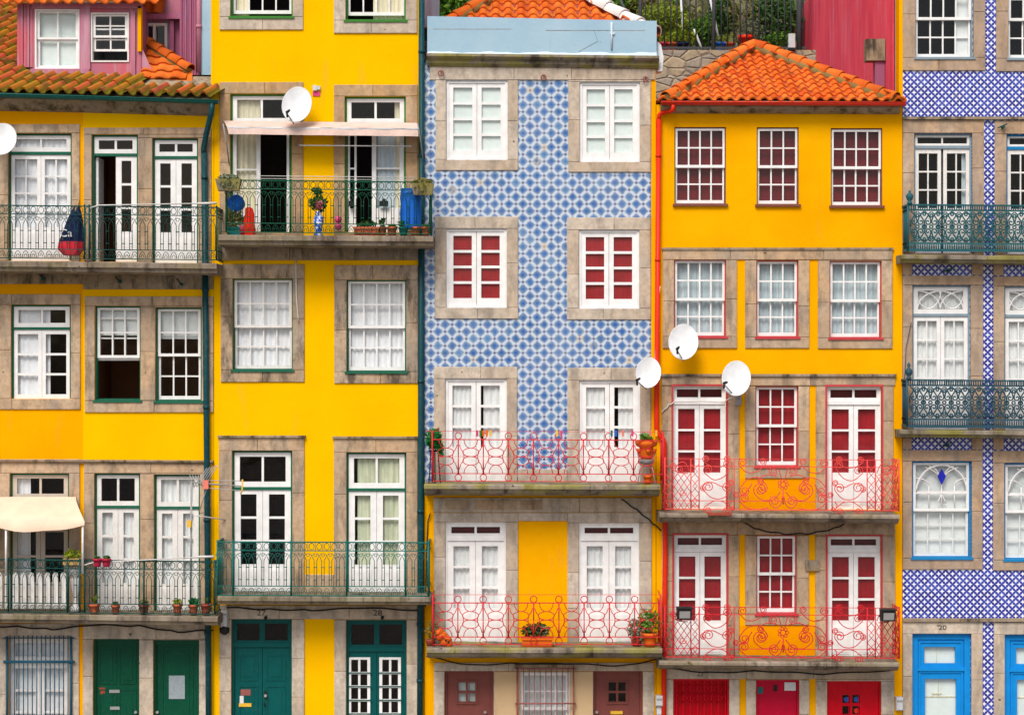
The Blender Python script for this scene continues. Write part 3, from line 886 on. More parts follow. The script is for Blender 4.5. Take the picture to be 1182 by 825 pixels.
def scroll_rail(bal, x0, yl, x1, yr, h, mat, xc=904.0):
    """red wrought iron scrollwork round a rosette"""
    k = Rail(x0, yl, x1, yr)
    k.rail(0, 0.010, 0.016); k.rail(h - 0.8, 0.016, 0.02); k.rail(8.5, 0.012, 0.012); k.rail(h * 0.82, 0.012, 0.012)
    r = 0.0085
    W = xc - x0
    for s in (-1, 1):
        f = lambda du: xc + s * du
        def sc(pts, e=None, st=None, rr=r):
            """a smooth stroke through the points, each end rolled into a volute (radius, turn)"""
            P_ = [Vector(p) for p in pts]; out = []
            for i in range(len(P_) - 1):
                p0, p1, p2, p3 = P_[max(0, i - 1)], P_[i], P_[i + 1], P_[min(len(P_) - 1, i + 2)]
                for t in [q / 5 for q in range(5)]:
                    out.append(0.5 * ((2 * p1) + (p2 - p0) * t + (2 * p0 - 5 * p1 + 4 * p2 - p3) * t * t + (3 * p1 - p0 - 3 * p2 + p3) * t ** 3))
            out.append(P_[-1])
            def roll(p, h, rad, sg, n=22):
                q, o_ = p.copy(), []
                for i in range(n):
                    rc = rad * (1 - .8 * i / n); ds = rc * .5; h += sg * .5; q = q + Vector((math.cos(h), math.sin(h))) * ds; o_.append(q.copy())
                return o_
            if e: d_ = out[-1] - out[-2]; out = out + roll(out[-1], math.atan2(d_.y, d_.x), *e)
            if st: d_ = out[0] - out[1]; out = roll(out[0], math.atan2(d_.y, d_.x), *st)[::-1] + out
            k.curve([(f(q.x), q.y) for q in out], rr)
        sc([(1, 43), (3, 52), (9, 56), (15, 52)], (6, -1)); sc([(3, 37), (11, 46), (24, 47), (33, 40)], (8, -1)); sc([(17, 56), (30, 58), (42, 56), (50, 49)], (6, -1))
        sc([(2, 23), (5, 12), (10, 8), (15, 11)], (5, 1)); sc([(20, 5), (30, 14), (42, 15), (51, 7)], (5, -1), (4, 1)); sc([(19, 30), (29, 21), (42, 24), (50, 34)], (6, 1), (6, -1))
        sc([(6, 20), (18, 18), (28, 22)], (4, 1)); sc([(36, 28), (44, 40), (54, 44)], (3.5, -1))
        k.bar(f(56.5), 0, h, 0.010)
        sc([(60, 8), (68, 20), (80, 24), (91, 16)], (5.5, -1), (5, 1)); sc([(60, 36), (69, 45), (82, 45), (92, 36)], (6.5, -1), (6, 1)); sc([(61, 56), (70, 49), (81, 49), (91, 56)], (5, 1), (5, -1))
        sc([(59, 30), (70, 32), (82, 27), (94, 31)], (3.5, 1), (3.5, 1)); sc([(62, 3), (72, 9), (84, 8), (92, 3)], (4, -1), (4, 1))
        sc([(59, 48), (62, 52), (60, 58)], (2.5, 1))
        for du in (97, 106.5): k.bar(f(du), 0, h, 0.011)
        for i in range(3):
            a = 6 + i * 17; k.curve([(f(97), a), (f(104.5), a + 8.5), (f(97), a + 17)], 0.007); k.curve([(f(106.5), a), (f(99), a + 8.5), (f(106.5), a + 17)], 0.007)
        k.circle(f(101.5), h - 8, 4.5, r=0.008)
        sc([(108, 15), (113, 5), (120, 5), (124, 11)], (4.5, 1)); sc([(110, 17), (120, 16), (129, 12)], (4, -1))
        e = (x1 - xc if s > 0 else xc - x0)
        n = 4; w = (e - 107) / n; q = 17
        for i in range(n):
            for j in range(4):
                u0, v0 = 107 + i * w, q + (h - q) * j / 4; hh = (h - q) / 4
                k.curve([(f(u0), v0), (f(u0 + w), v0 + hh)], 0.0065); k.curve([(f(u0 + w), v0), (f(u0), v0 + hh)], 0.0065)
        k.spiral(f(116), h - 20, 4.5, 0, 1.3, s, 0.007)
    k.circle(xc, 29, 3, r=r)
    for i in range(7):
        a = 2 * PI * i / 7; k.circle(xc + 4.6 * math.cos(a), 29 + 4.6 * math.sin(a), 1.7, r=0.007)
    k.bar(xc, 36, 52, 0.012)
    for u in (x0, x1): k.bar(u, -1.5, h, 0.015)
    for u in (x0, x1):
        q0 = k.p(u, 0); z1 = k.p(u, h).z
        for i in range(3):
            ya = BY * (1 - i / 3); yb = BY * (1 - (i + 1) / 3)
            for j in range(4):
                za = q0.z + (z1 - q0.z) * j / 4; zb = q0.z + (z1 - q0.z) * (j + 1) / 4
                k.m.tube([(q0.x, ya, za), (q0.x, yb, zb)], 0.007, 4); k.m.tube([(q0.x, yb, za), (q0.x, ya, zb)], 0.007, 4)
        k.m.tube([(q0.x, BY * 0.5, q0.z), (q0.x, BY * 0.5, z1)], 0.009, 4)
    return k.build(bal, mat)

def lace_rail(bal, x0, yl, x1, yr, h, mat, yp):
    """close cast iron panels of facing scrolls"""
    k = Rail(x0, yl, x1, yr, yp)
    k.rail(0, 0.03, 0.05); k.rail(6, 0.03, 0.02); k.rail(h - 9, 0.03, 0.02); k.rail(h - 1, 0.05, 0.03)
    n = int((x1 - x0) / 2.6)
    for i in range(n):
        u = x0 + (x1 - x0) * (i + 0.5) / n
        k.bar(u, 0.5, 6, 0.013); k.bar(u, h - 9, h - 1, 0.013)
    a, b = 7.0, h - 10.0; m_ = (a + b) / 2; un = 16.0
    cnt = int((x1 - x0) / un) + 1
    rr = 0.0135
    for i in range(cnt):
        u = x0 + 3 + un * (i + 0.5)
        if u + 9 > x1: break
        q = (b - a) / 2
        for s in (-1, 1):
            for t in (-1, 1):
                k.spiral(u + s * 4, m_ + t * q * 0.30, 3.4, 180 if s > 0 else 0, 1.0, -s * t, rr, (u + s * 7.6, m_ + t * q * 0.98))
                k.curve([(u + s * 0.4, m_ + t * q * 0.95), (u + s * 3, m_ + t * q * 0.84), (u + s * 4.2, m_ + t * q * 0.66), (u + s * 7.8, m_ + t * q * 0.35), (u + s * 8, m_)], rr)
        k.circle(u, m_, 1.9, r=rr); k.circle(u + 8, m_, 2.2, r=0.018)
        for t in (-1, 1): k.circle(u, m_ + t * q * 0.72, 1.6, r=rr); k.circle(u + 8, m_ + t * q * 0.8, 1.5, r=rr)
    for u in (x0, x1): k.bar(u, -1, h, 0.022)
    for u in (x0,):
        q0 = k.p(u, 0); z1 = k.p(u, h).z
        for i in range(9):
            y = yp * (1 - i / 9); k.m.tube([(q0.x, y, q0.z), (q0.x, y, z1)], 0.011, 4)
        for dv in (6, h - 9):
            q = k.p(u, dv); k.m.box(q.x - 0.01, q.x + 0.01, yp, 0, q.z - 0.02, q.z + 0.02)
    return k.build(bal, mat)

# ------------------------------------------------------------------ roofs
def tiled(parent, name, o, ea, up, A, B, pitch, course, mat, keep=None, skew=0.0, amp=0.05, lift=0.035, rng=None, overlap=1.18, smooth_flat=False):
    """S-shaped clay tiles laid on the slope o + a*ea + b*up for a in A, b in B"""
    rng = rng or RNG
    roll = 0.58 if mat != 'tile_moss' else 0.52
    ea = Vector(ea).normalized(); up = Vector(up).normalized(); nn = ea.cross(up).normalized()
    if nn.z < 0: nn = -nn
    m = MB(); nb = int((B[1] - B[0]) / course) + 1; na = int((A[1] - A[0]) / pitch) + 3
    for j in range(nb):
        b0 = B[0] + j * course
        for i in range(-2, na):
            a0 = A[0] + i * pitch + b0 * skew
            if a0 + pitch < A[0] or a0 > A[1]: continue
            if keep and not keep(a0 + pitch / 2, b0 + course / 2): continue
            ja, jb, jz = rng.uniform(-.006, .006), rng.uniform(-.012, .012), rng.uniform(-.004, .005)
            L = course * overlap; n = 11
            top, bot, frt = [], [], []
            for q in range(n):
                s = q / (n - 1)
                w = amp * max(0, math.sin(PI * min(1, s / roll))) ** 0.7 if s < roll else -amp * 0.45 * math.sin(PI * (s - roll) / (1 - roll))
                if smooth_flat: w *= 0.4
                pa = a0 + s * pitch * 1.04 + ja
                base = o + ea * pa
                bot.append(base + up * (b0 + jb) + nn * (w + lift + jz)); top.append(base + ea * (skew * L) + up * (b0 + jb + L) + nn * (w * 0.88 + 0.004 + jz))
                frt.append(base + up * (b0 + jb + 0.004) + nn * (w * 0.9 + lift - 0.032 + jz))
            k0 = m.pts(frt + bot + top)
            for q in range(n - 1):
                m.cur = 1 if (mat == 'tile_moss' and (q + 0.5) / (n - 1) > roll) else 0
                m.face((k0 + q, k0 + q + 1, k0 + n + q + 1, k0 + n + q), False)
                m.face((k0 + n + q, k0 + n + q + 1, k0 + 2 * n + q + 1, k0 + 2 * n + q), True)
    return m.build(name, [mat, 'tile_channel'] if mat == 'tile_moss' else mat, parent)

def caps(parent, name, p0, p1, mat, r=0.11, n=8, side=Vector((0, -1, 0.5))):
    """half round ridge tiles from p0 up to p1"""
    p0, p1 = Vector(p0), Vector(p1); t = (p1 - p0).normalized(); u = t.cross(Vector((0, 0, 1))).normalized(); w = u.cross(t).normalized()
    m = MB(); L = (p1 - p0).length / n
    for i in range(n):
        a = p0 + t * (L * i - 0.02); b = p0 + t * (L * (i + 1) + 0.03); k = 9; pa, pb, pc = [], [], []
        for q in range(k):
            an = PI * q / (k - 1) * 1.1 - 0.05 * PI
            d = u * math.cos(an) + w * math.sin(an)
            pa.append(a + d * (r * 1.08) + w * 0.02); pb.append(b + d * (r * 0.9)); pc.append(a + d * (r * 0.9) + w * 0.02)
        k0 = m.pts(pc + pa + pb)
        for q in range(k - 1):
            m.face((k0 + q, k0 + q + 1, k0 + k + q + 1, k0 + k + q)); m.face((k0 + k + q, k0 + k + q + 1, k0 + 2 * k + q + 1, k0 + 2 * k + q), True)
    o = m.build(name, mat, parent)
    if mat == 'tile':
        m = MB(); m.tube([p0 - w * .05, p0.lerp(p1, .5) - w * .045, p1 - w * .05], r * (1.12 if n > 5 else 0.8), 10); m.build('ridge_mortar', 'moss_mortar', parent)
    return o

def text_mesh(parent, name, s, px, py, hpx, y, mat, sx=1.0):
    cu = bpy.data.curves.new('numeral_curve', 'FONT'); cu.body = s; cu.size = hpx / S * 1.35; cu.align_x = 'CENTER'; cu.align_y = 'CENTER'
    cu.extrude = 0.004
    ob = bpy.data.objects.new('numeral_curve', cu)
    me = bpy.data.meshes.new_from_object(ob)
    m = MB()
    for v in me.vertices: m.v.append((X(px) + v.co.x * sx, y - v.co.z, Z(py) + v.co.y))
    for f in me.polygons: m.face(list(f.vertices))
    bpy.data.objects.remove(ob); bpy.data.curves.remove(cu); bpy.data.meshes.remove(me)
    return m.build(name, mat, parent)

def shell(house, x0, x1, top, depth=8.0, mat='whitewash', floor=True):
    """side and back walls of a house; the street wall is built apart"""
    a, b, z1 = X(x0) + 0.004, X(x1) - 0.004, Z(top)
    m = MB(); t = 0.2
    m.box(a, a + t, 0.304, depth, 0, z1); m.box(b - t, b, 0.304, depth, 0, z1)
    m.box(a + t, b - t, depth - t, depth, 0, z1); m.box(a + t, b - t, 0.304, depth - t, z1 - 0.2, z1)
    return m.build('rear_wall', mat, house)

# ------------------------------------------------------------------ ground
def structure(name, m, mat): return tag(m.build(name, mat), kind='structure')
m = MB(); m.quad((-150, -120, -0.15), (150, -120, -0.15), (150, -4.0, -0.15), (-150, -4.0, -0.15)); structure('road', m, 'pavement')
m = MB(); m.box(-40, 40, -4.0, 12, -0.5, 0.0); structure('pavement', m, 'pavement')

GY = 880
# ================================================================== HOUSE 1 (far left, mossy roof and pink dormer)
h1 = empty('town_house', (X(95), 0, 0), 'yellow house with mossy tiled eave, pink dormer and dark green iron balconies', 'house', 'houses in the row')
L1, R1 = -230, 246.6
o_top = [(9.7, 154, 83, 301), (106, 155.5, 159.5, 302), (176, 159.5, 229, 304)]
o_mid = [(13, 351.5, 82, 460), (109.6, 353, 162.5, 462), (179.5, 354.7, 233, 463)]
o_low = [(11.5, 546, 80, 709), (109, 546, 162, 709), (178, 547.5, 231, 709)]
o_gnd = [(9, 736.5, 80, GY - 30), (107.5, 737, 161, GY), (177, 738, 230, GY)]
holes = o_top + o_mid + o_low + o_gnd
wall(h1, 'wall', (L1, 112, 96, GY), holes, 'yellow_deep')
wall(h1, 'wall', (96, 112, R1, GY), holes, 'yellow')
G = 'granite'
stones(h1, 'stone_trim', (L1, 143.5, 92.3, 309), [o_top[0]], G, extra=[((97, 147.5, 244, 312), o_top[1:])], maxh=75)
stones(h1, 'stone_trim', (L1, 339.5, 93, 472.5), [o_mid[0]], G, extra=[((98.2, 342, 250.5 - 4, 476), o_mid[1:])])
stones(h1, 'stone_trim', (L1, 529.5, 92.3, 709), [o_low[0]], G, extra=[((97, 531.5, 243.5, 711), o_low[1:])], maxh=70)
stones(h1, 'stone_trim', (L1, 719, 91.5, GY), [o_gnd[0]], 'granite_gray', extra=[((96, 719, 243.5, GY), o_gnd[1:])], maxh=60)
m = MB()
m.prism([(0, 0), (-0.09, 0), (-0.09, -0.03), (-0.05, -0.07), (0, -0.07)], X(L1), X(R1), Z(528.5), Z(531))
m.build('cornice', 'granite_dark', h1)
stones(h1, 'stone_trim', (L1, 313.5, 96, 328), [], 'granite_dark', -0.045, extra=[((96.4, 316, R1 - 0.4, 334), [])])
# eave soffit band and gutter
m = MB()
pe = [(0.0, 0), (-0.30, 0), (-0.30, -0.10), (-0.22, -0.16), (-0.10, -0.26), (0, -0.30)]
m.prism(pe, X(L1), X(96), Z(106), Z(112.2)); m.prism(pe, X(96) + 0.003, X(R1), Z(112.2), Z(116.5))
m.build('eave_cornice', 'granite_dark', h1)
m = MB()
def half_pipe(m, a, b, r, n=8):
    a, b = Vector(a), Vector(b); k = n + 1
    pr = []
    for rr in (r, r - 0.012):
        for q in range(k):
            an = PI + PI * q / n
            pr.append((rr * math.cos(an), rr * math.sin(an)))
    k0 = m.pts([a + Vector((0, y, z)) for y, z in pr] + [b + Vector((0, y, z)) for y, z in pr]); t = len(pr)
    for q in range(n):
        m.face((k0 + q, k0 + q + 1, k0 + t + q + 1, k0 + t + q), True); m.face((k0 + k + q, k0 + t + k + q, k0 + t + k + q + 1, k0 + k + q + 1), True)
    for q in (0, n): m.face((k0 + q, k0 + t + q, k0 + t + k + q, k0 + k + q))
    m.face([k0 + q for q in range(k)]); m.face([k0 + t + q for q in range(k)][::-1])
half_pipe(m, P(L1, 101, -0.42), P(252, 116, -0.42), 0.075)
m.tube([P(L1, 101, -0.49), P(252, 116, -0.49)], 0.014, 6)
m.build('gutter', 'gutter', h1)
m = MB(); ps = [P(245, 119, -0.42), P(244, 130, -0.40), P(238, 155, -0.16), P(235, 172, -0.10), P(235.5, 178, -0.085)]
m.tube(ps, 0.055, 10); m.tube([P(235.5, 176, -0.085), P(238.5, 500, -0.085), P(240.5, 760, -0.085), P(241, 876, -0.085)], 0.058, 10)
for py in (205, 335, 470, 600, 730):
    a = P(236 + (py - 178) * 0.007, py, -0.085); m.tube([a + Vector((0, 0, 0.03)), a - Vector((0, 0, 0.03))], 0.068, 10)
m.build('drainpipe', 'pipe', h1)

french(h1, o_top[0], 175, 4, 262, items=[(12, 156, 81, 300, 'lace')], cols=2, st=4.2, mu=1.9, bar=3.2)
w = french(h1, o_top[1], 177, 3, 267, leaves='right', room='room_brown', st=6.5, bar=3)
m = MB(); m.box(X(109), X(109) + 0.05, 0.12, 0.60, Z(302), Z(181)); m.build('leaf', 'white', w)
french(h1, o_top[2], 180, 3, 268, room='room_brown', st=6, bar=3)
french(h1, o_mid[0], 377.5, 3, 455, items=[(15, 354, 44.5, 459, 'lace'), (44.5, 354, 56, 459, 'lace')], room='room_dark', bar=2.8, st=4.2, trail=3)
sash_window(h1, o_mid[1], 3, 2, 2, 0.54, items=[(112, 355, 160, 387, 'blind')], room='room_brown', raised=416, sill=True)
sash_window(h1, o_mid[2], 3, 2, 2, 0.51, items=[(182, 356, 231, 391, 'blind')], room='room_brown', sill=True)
french(h1, o_low[0], 575, 3, 672, white='cream_worn', items=[(14, 550, 33, 705, 'lace')], room='room_dark', cols=1, bar=2.8, st=5)
french(h1, o_low[1], 583.5, 3, 673, white='white_worn', items=[(111, 588, 160, 705, 'curtain')], bar=3, st=6)
french(h1, o_low[2], 584.5, 3, 674, white='white_worn', items=[(180, 550, 229, 705, 'curtain')], bar=3, st=6)
wg = french(h1, o_gnd[0], 763, 3, GY - 32, frame='white', items=[(11, 738, 78, GY - 32, 'lace')], cols=1, bar=4, st=5, y=0.1)
m = MB()
for i in range(14):
    u = 11.5 + i * 67 / 13; m.tube([P(u, 733, -0.07), P(u, GY - 28, -0.07)], 0.011, 5)
for py, r in ((736, .012), (763.5, .03), (825, .012)): m.tube([P(4, py, -0.07), P(86, py, -0.07)], r, 5)
for u in (8, 82): m.tube([P(u, 734, -0.06), P(u, GY - 28, -0.06)], 0.022, 6)
m.build('window_grille', 'grille_blue', h1)
d1 = solid_door(h1, o_gnd[1], 'green_door', panels=[(113, 746, 133.5, 790), (136, 746, 156, 790), (113, 796, 133.5, 858), (136, 796, 156, 858)], knob=[(156, 822)])
m = MB(); m.pbox(125, 796.5, 137, 800, 0.082, 0.105); m.pbox(126, 816, 137, 819.5, 0.082, 0.105); m.build('letter_slot', 'metal', d1)
m = MB(); m.pbox(113, 794, 120, 801.5, 0.094, 0.098); m.build('sticker', 'terra_dark', d1)
d2 = solid_door(h1, o_gnd[2], 'green_door', panels=[(186, 748, 222, 860)], planks=3, knob=[(181, 822)])
m = MB(); m.pbox(177.5, 738.5, 229.5, 744, 0.055, 0.1); m.build('top_board', 'green_door', d2)
m = MB(); m.pbox(194, 780, 212.5, 807, 0.078, 0.084); m.build('poster', 'paper_gray', d2)

s = slab(h1, L1, 299, 250, 304, 12); 
gothic_rail(s, -110, 236, 250, 239.5, 'iron_dark', 9.0, 61, (97.5, 103))
for u, v in ((51, 322), (139, 325), (210, 328)):
    m = MB(); q = P(u, v, -0.05); m.tube([q, q + Vector((0, -0.12, 0.0))], 0.03, 8); m.tube([q + Vector((-0.1, 0, 0.1)), q + Vector((0, -0.1, 0))], 0.012, 5)
    m.build('wall_hook', 'iron_dark', h1)
s = slab(h1, L1, 706, 251, 711.5, 11)
gothic_rail(s, -110, 644, 248, 648, 'iron_dark', 9.0, 61, (9.5, 78, 92, 97.5, 166))
m = MB()
for i in range(-8, 9):
    if 78 < i * 9.2 + 8 < 95: continue
    u0 = i * 9.2 + 5.5; q0, q1 = P(u0, 702, -0.64), P(u0 + 6.2, 663, -0.64)
    m.box(q0.x, q1.x, -0.645, -0.63, q0.z, q1.z)
    k = 6; c0 = (q0.x + q1.x) / 2; rr = (q1.x - q0.x) / 2
    b0 = m.pts([(c0 + rr * math.cos(PI * t / k), -0.645, q1.z + rr * math.sin(PI * t / k)) for t in range(k + 1)])
    m.face(range(b0, b0 + k + 1))
m.build('slat_screen', 'white_worn', s)
m = MB(); c = P(87, 705, -0.45)
m.lathe(c, [(0.10, 0), (0.10, 0.06), (0.05, 0.12), (0.045, 0.3), (0.09, 0.5), (0.1, 0.62), (0.05, 0.66), (0.13, 0.72), (0.15, 0.80), (0.13, 0.82)], 12); m.build('baluster', 'white', s)

# roof of house 1: the eave courses, the slope, the pink dormer
SL = 0.577
e0 = P(L1, 101.5, -0.42); e1 = P(246, 112.5, -0.42)
ea = (e1 - e0); Lw = ea.length; up = Vector((0, 1, SL)).normalized()
def keep_slope(a, b):
    x = e0.x + a; pxx = x * S + 591
    return not (18 < pxx < 166 and b > 1.0) and not (pxx > 160 and b > 0.62)
tiled(h1, 'roof', e0, ea, up, (0, Lw - .20), (0, 5.2), 0.245, 0.46, 'tile_moss', keep_slope, skew=0.36, amp=0.085, lift=0.045)
caps(h1, 'roof_ridge', P(-6, 26, 3.2), P(20, 2, 4.4), 'tile_moss', 0.12, 4)
def deck(x0, x1, y1):
    f = lambda x: e0.lerp(e1, (x - e0.x) / (e1.x - e0.x)) + Vector((0, .05, -.03))
    m = MB(); m.quad(f(x0), f(x1), f(x1) + Vector((0, y1, y1 * SL)), f(x0) + Vector((0, y1, y1 * SL))); m.build('roof_deck', 'granite_dark', h1)
deck(X(L1), X(18), 6); deck(X(18), X(246), 1.0)
m = MB(); zf = e1.z + .58; m.quad((X(18), .6, zf), (X(246), .6, zf), (X(246), 4, zf), (X(18), 4, zf)); m.build('roof_deck', 'granite_dark', h1)
# smooth newer tiles right of the dormer, up to a hip
def plane_pt(px, py):          # point of the roof plane seen at a photograph position
    o = Vector((0, -D, CZ)); d = P(px, py, 0) - o; n = Vector((0, -SL, 1))
    return o + d * ((e1 - o).dot(n) / d.dot(n)) + Vector((0, 0, 0.03))
HS = 0.98
def plane_pt2(px, py):         # the steeper new slope beside the dormer
    o = Vector((0, -D, CZ)); d = P(px, py, 0) - o; n = Vector((0, -HS, 1)); q = P(190, 93, .42)
    return o + d * ((q - o).dot(n) / d.dot(n))
A0, A1, A2, A3 = plane_pt2(161, 93), plane_pt2(222, 93.5), plane_pt2(222, 83), plane_pt2(163, 48)
up2 = Vector((0, 1, HS)).normalized()
ex = Vector((1, 0, 0))
hl = lambda b: b
orig = A0
def keep_hip(a, b):
    q = orig + ex * a + up2 * b
    px = 591 + q.x * S * D / (D + q.y)
    lim = A3.z + (A2.z - A3.z) * (px - 163) / 59
    return 160 < px < 221 and q.z < lim - 0.02
tiled(h1, 'roof', orig, ex, up2, (0, 1.3), (0.02, 1.6), 0.30, 0.24, 'tile', keep_hip, skew=0, amp=0.03, lift=0.05)
m = MB(); m.quad(A0, A1, A2, A3); m.build('roof_deck', 'tile', h1)
caps(h1, 'roof_ridge', A2 + Vector((-.05, -.02, .03)), A3 + Vector((0, 0, .05)), 'tile', 0.11, 5)
# dormer
dy = 0.62
PD = lambda px, py: P(px, py, dy)
def dbox(m, a, b, c, d, y0, y1):
    p, q = P(a, d, dy), P(c, b, dy); m.box(p.x, q.x, dy + y0, dy + y1, p.z, q.z)
dorm_l, dorm_r = (40.5, 11, 92, 80), (105, 15, 149, 72)
m = MB()
for r in rects_minus((38, 4, 163, 92), [dorm_l, dorm_r]): dbox(m, *r, 0, 0.12)
m.build('dormer_wall', 'pink_wood', h1)
m = MB()
for i in range(5): dbox(m, 20 + i * 3.7, 4, 20 + i * 3.7 + 3.1, 78, -0.03 if i % 2 else -0.01, 0.1)
m.build('dormer_cladding', 'pink_wood', h1)
m = MB(); dbox(m, 92.5, 4, 104.5, 86, -0.05, 0); dbox(m, 38, 4, 164, 10.5, -0.06, 0); dbox(m, 152, 14, 156.5, 88, -0.05, 0); dbox(m, 36, 80.5, 104, 86, -0.10, 0); m.build('dormer_trim', 'pink_flat', h1)
m = MB(); dbox(m, 159.6, 8, 163.5, 60, -0.06, 0.1); m.build('dormer_trim', 'yellow_mid', h1)
m = MB()
a, b, c_, d_ = PD(38, 92), PD(163, 92), PD(163, 4), PD(38, 4); bk = Vector((0, 0.75, 0))
m.quad(b, b + bk, c_ + bk, c_); m.build('dormer_side', 'pink_purple', h1)
m = MB(); m.quad(PD(20, 80), PD(20, 4), PD(20, 4) + bk, PD(20, 80) + bk); m.build('dormer_side', 'pink_purple', h1)
m = MB(); q0 = plane_pt(162, 92); m.quad(PD(163.5, 55), PD(176, 82), PD(174, 84), PD(163.5, 84)); m.build('flashing', 'pink_flat', h1)
tiled(h1, 'dormer_roof', PD(14, 7.5) + Vector((0, -0.25, 0.0)), ex, Vector((0, 1, .5)).normalized(), (0, 2.7), (0, 3.0), 0.24, 0.36, 'tile', None, amp=0.045, lift=0.04)
def dwin(r, cols, rows, frame, items, room, raised=None):
    a, b, c, d = r
    m = MB()
    for q in rects_minus(r, [(a + 1.8, b + 1.8, c - 1.8, d - 1.8)]): dbox(m, *q, -0.02, 0.12)
    w = m.build('window', frame, h1); g = MB()
    n = 2
    for k in range(n):
        y0 = b + 2 + (d - b - 4) * k / n; y1 = b + 2 + (d - b - 4) * (k + 1) / n
        sh = 0
        if raised and k == 1: y0, y1 = y0 - raised, y1 - raised
        m = MB(); gl = (a + 5, y0 + 2, c - 5, y1 - 2.5)
        for q in rects_minus((a + 2, y0, c - 2, y1), [gl]): dbox(m, *q, 0.02 + 0.035 * k, 0.05 + 0.035 * k)
        for i in range(1, cols): x = gl[0] + (gl[2] - gl[0]) * i / cols; dbox(m, x - 0.9, gl[1], x + 0.9, gl[3], 0.025 + 0.035 * k, 0.045 + 0.035 * k)
        for i in range(1, rows): y = gl[1] + (gl[3] - gl[1]) * i / rows; dbox(m, gl[0], y - 0.8, gl[2], y + 0.8, 0.026 + 0.035 * k, 0.044 + 0.035 * k)
        m.build('sash', 'white', w)
        p, q = PD(gl[0], gl[3]), PD(gl[2], gl[1]); yy = dy + 0.035 + 0.035 * k
        g.quad((p.x, yy, p.z), (q.x, yy, p.z), (q.x, yy, q.z), (p.x, yy, q.z))
    g.build('glass', 'glass', w)
    p, q = PD(a, d), PD(c, b)
    if items:
        m = MB(); m.quad((p.x, dy + .13, p.z), (q.x, dy + .13, p.z), (q.x, dy + .13, q.z), (p.x, dy + .13, q.z)); m.build('shutter', items, w)
    m = MB(); y1 = dy + 1.2
    m.quad((p.x, y1, p.z), (q.x, y1, p.z), (q.x, y1, q.z), (p.x, y1, q.z)); m.quad((p.x, dy + .12, p.z), (p.x, y1, p.z), (p.x, y1, q.z), (p.x, dy + .12, q.z)); m.quad((q.x, dy + .12, p.z), (q.x, y1, p.z), (q.x, y1, q.z), (q.x, dy + .12, q.z))
    m.quad((p.x, dy + .12, q.z), (q.x, dy + .12, q.z), (q.x, y1, q.z), (p.x, y1, q.z)); m.quad((p.x, dy + .12, p.z), (q.x, dy + .12, p.z), (q.x, y1, p.z), (p.x, y1, p.z))
    m.build('room', 'room_grey', w)
dwin(dorm_l, 2, 1, 'white', 'mint', None)
dwin(dorm_r, 2, 2, 'white_worn', None, 'room_grey', raised=11)
# pink rear part
ry = 1.36
m = MB()
def rbox(m, a, b, c, d, yf, yb):
    p, q = P(a, d, yf), P(c, b, yf); m.box(p.x, q.x, yf, yb, p.z, q.z)
rw = (164, 27, 193, 80)
for r in rects_minus((150, 22, 222, 100), [rw]): rbox(m, *r, ry, ry + 0.2)
m.build('attic_wall', 'pink_purple', h1)
m = MB()
for r in rects_minus(rw, [(167.5, 30, 176.5, 78), (179, 30, 190, 78)]): rbox(m, *r, ry - 0.03, ry + 0.1)
w = m.build('window', 'white_worn', h1)
g = MB(); p, q = P(166, 79, ry), P(191, 29, ry); g.quad((p.x, ry + .05, p.z), (q.x, ry + .05, p.z), (q.x, ry + .05, q.z), (p.x, ry + .05, q.z)); g.build('glass', 'glass', w)
m = MB(); rbox(m, 160, 24, 200, 84, ry + 0.9, ry + 1.0); m.build('room', 'room_dark', w)
m = MB(); rbox(m, 158, 16, 208, 22, ry - 0.2, ry + 0.2); rbox(m, 196, 24, 200.5, 90, ry - 0.12, ry - 0.02); m.build('attic_beam', 'pink_purple', h1)
m = MB(); rbox(m, 160, -40, 210, 16, ry + 0.02, ry + 0.3); m.build('attic_wall', 'pink_flat', h1)
tiled(h1, 'roof', P(150, 15.5, 1.2), ex, Vector((0, .45, 1)).normalized(), (0, 0.7), (0, 1.0), 0.22, 0.3, 'tile', lambda a, b: a < 0.62 - b * 0.35, amp=0.04)
m = MB()
for i in range(9):
    u = 207.5 + i * 2.7; rbox(m, u, -60, u + 2.3, 92, 1.1 + (0.03 if i % 2 else 0), 1.5)
m.build('side_cladding', 'pink_purple', h1)
m = MB(); m.tube([P(229.5, -50, 1.0), P(229.5, 84, 1.0)], 0.05, 8); m.tube([P(229.5, 29, 1.0), P(229.5, 33, 1.0)], 0.06, 8); m.build('drainpipe', 'pink_flat', h1)
m = MB(); rbox(m, 232, -60, 243.5, 90, 1.02, 1.5); m.build('party_wall', 'parapet', h1)
m = MB(); p = P(221, 90, 1.0); q = P(242, 84, 1.0)
k = m.pts([P(219, 92, .6), P(244, 106, .1), P(246, 98, .3), P(240, 86, 1.4), P(224, 85, 1.4)]); m.face([k, k + 1, k + 2, k + 3, k + 4]); m.build('flashing', 'whitewash', h1)
shell(h1, L1, 246.6, 118)

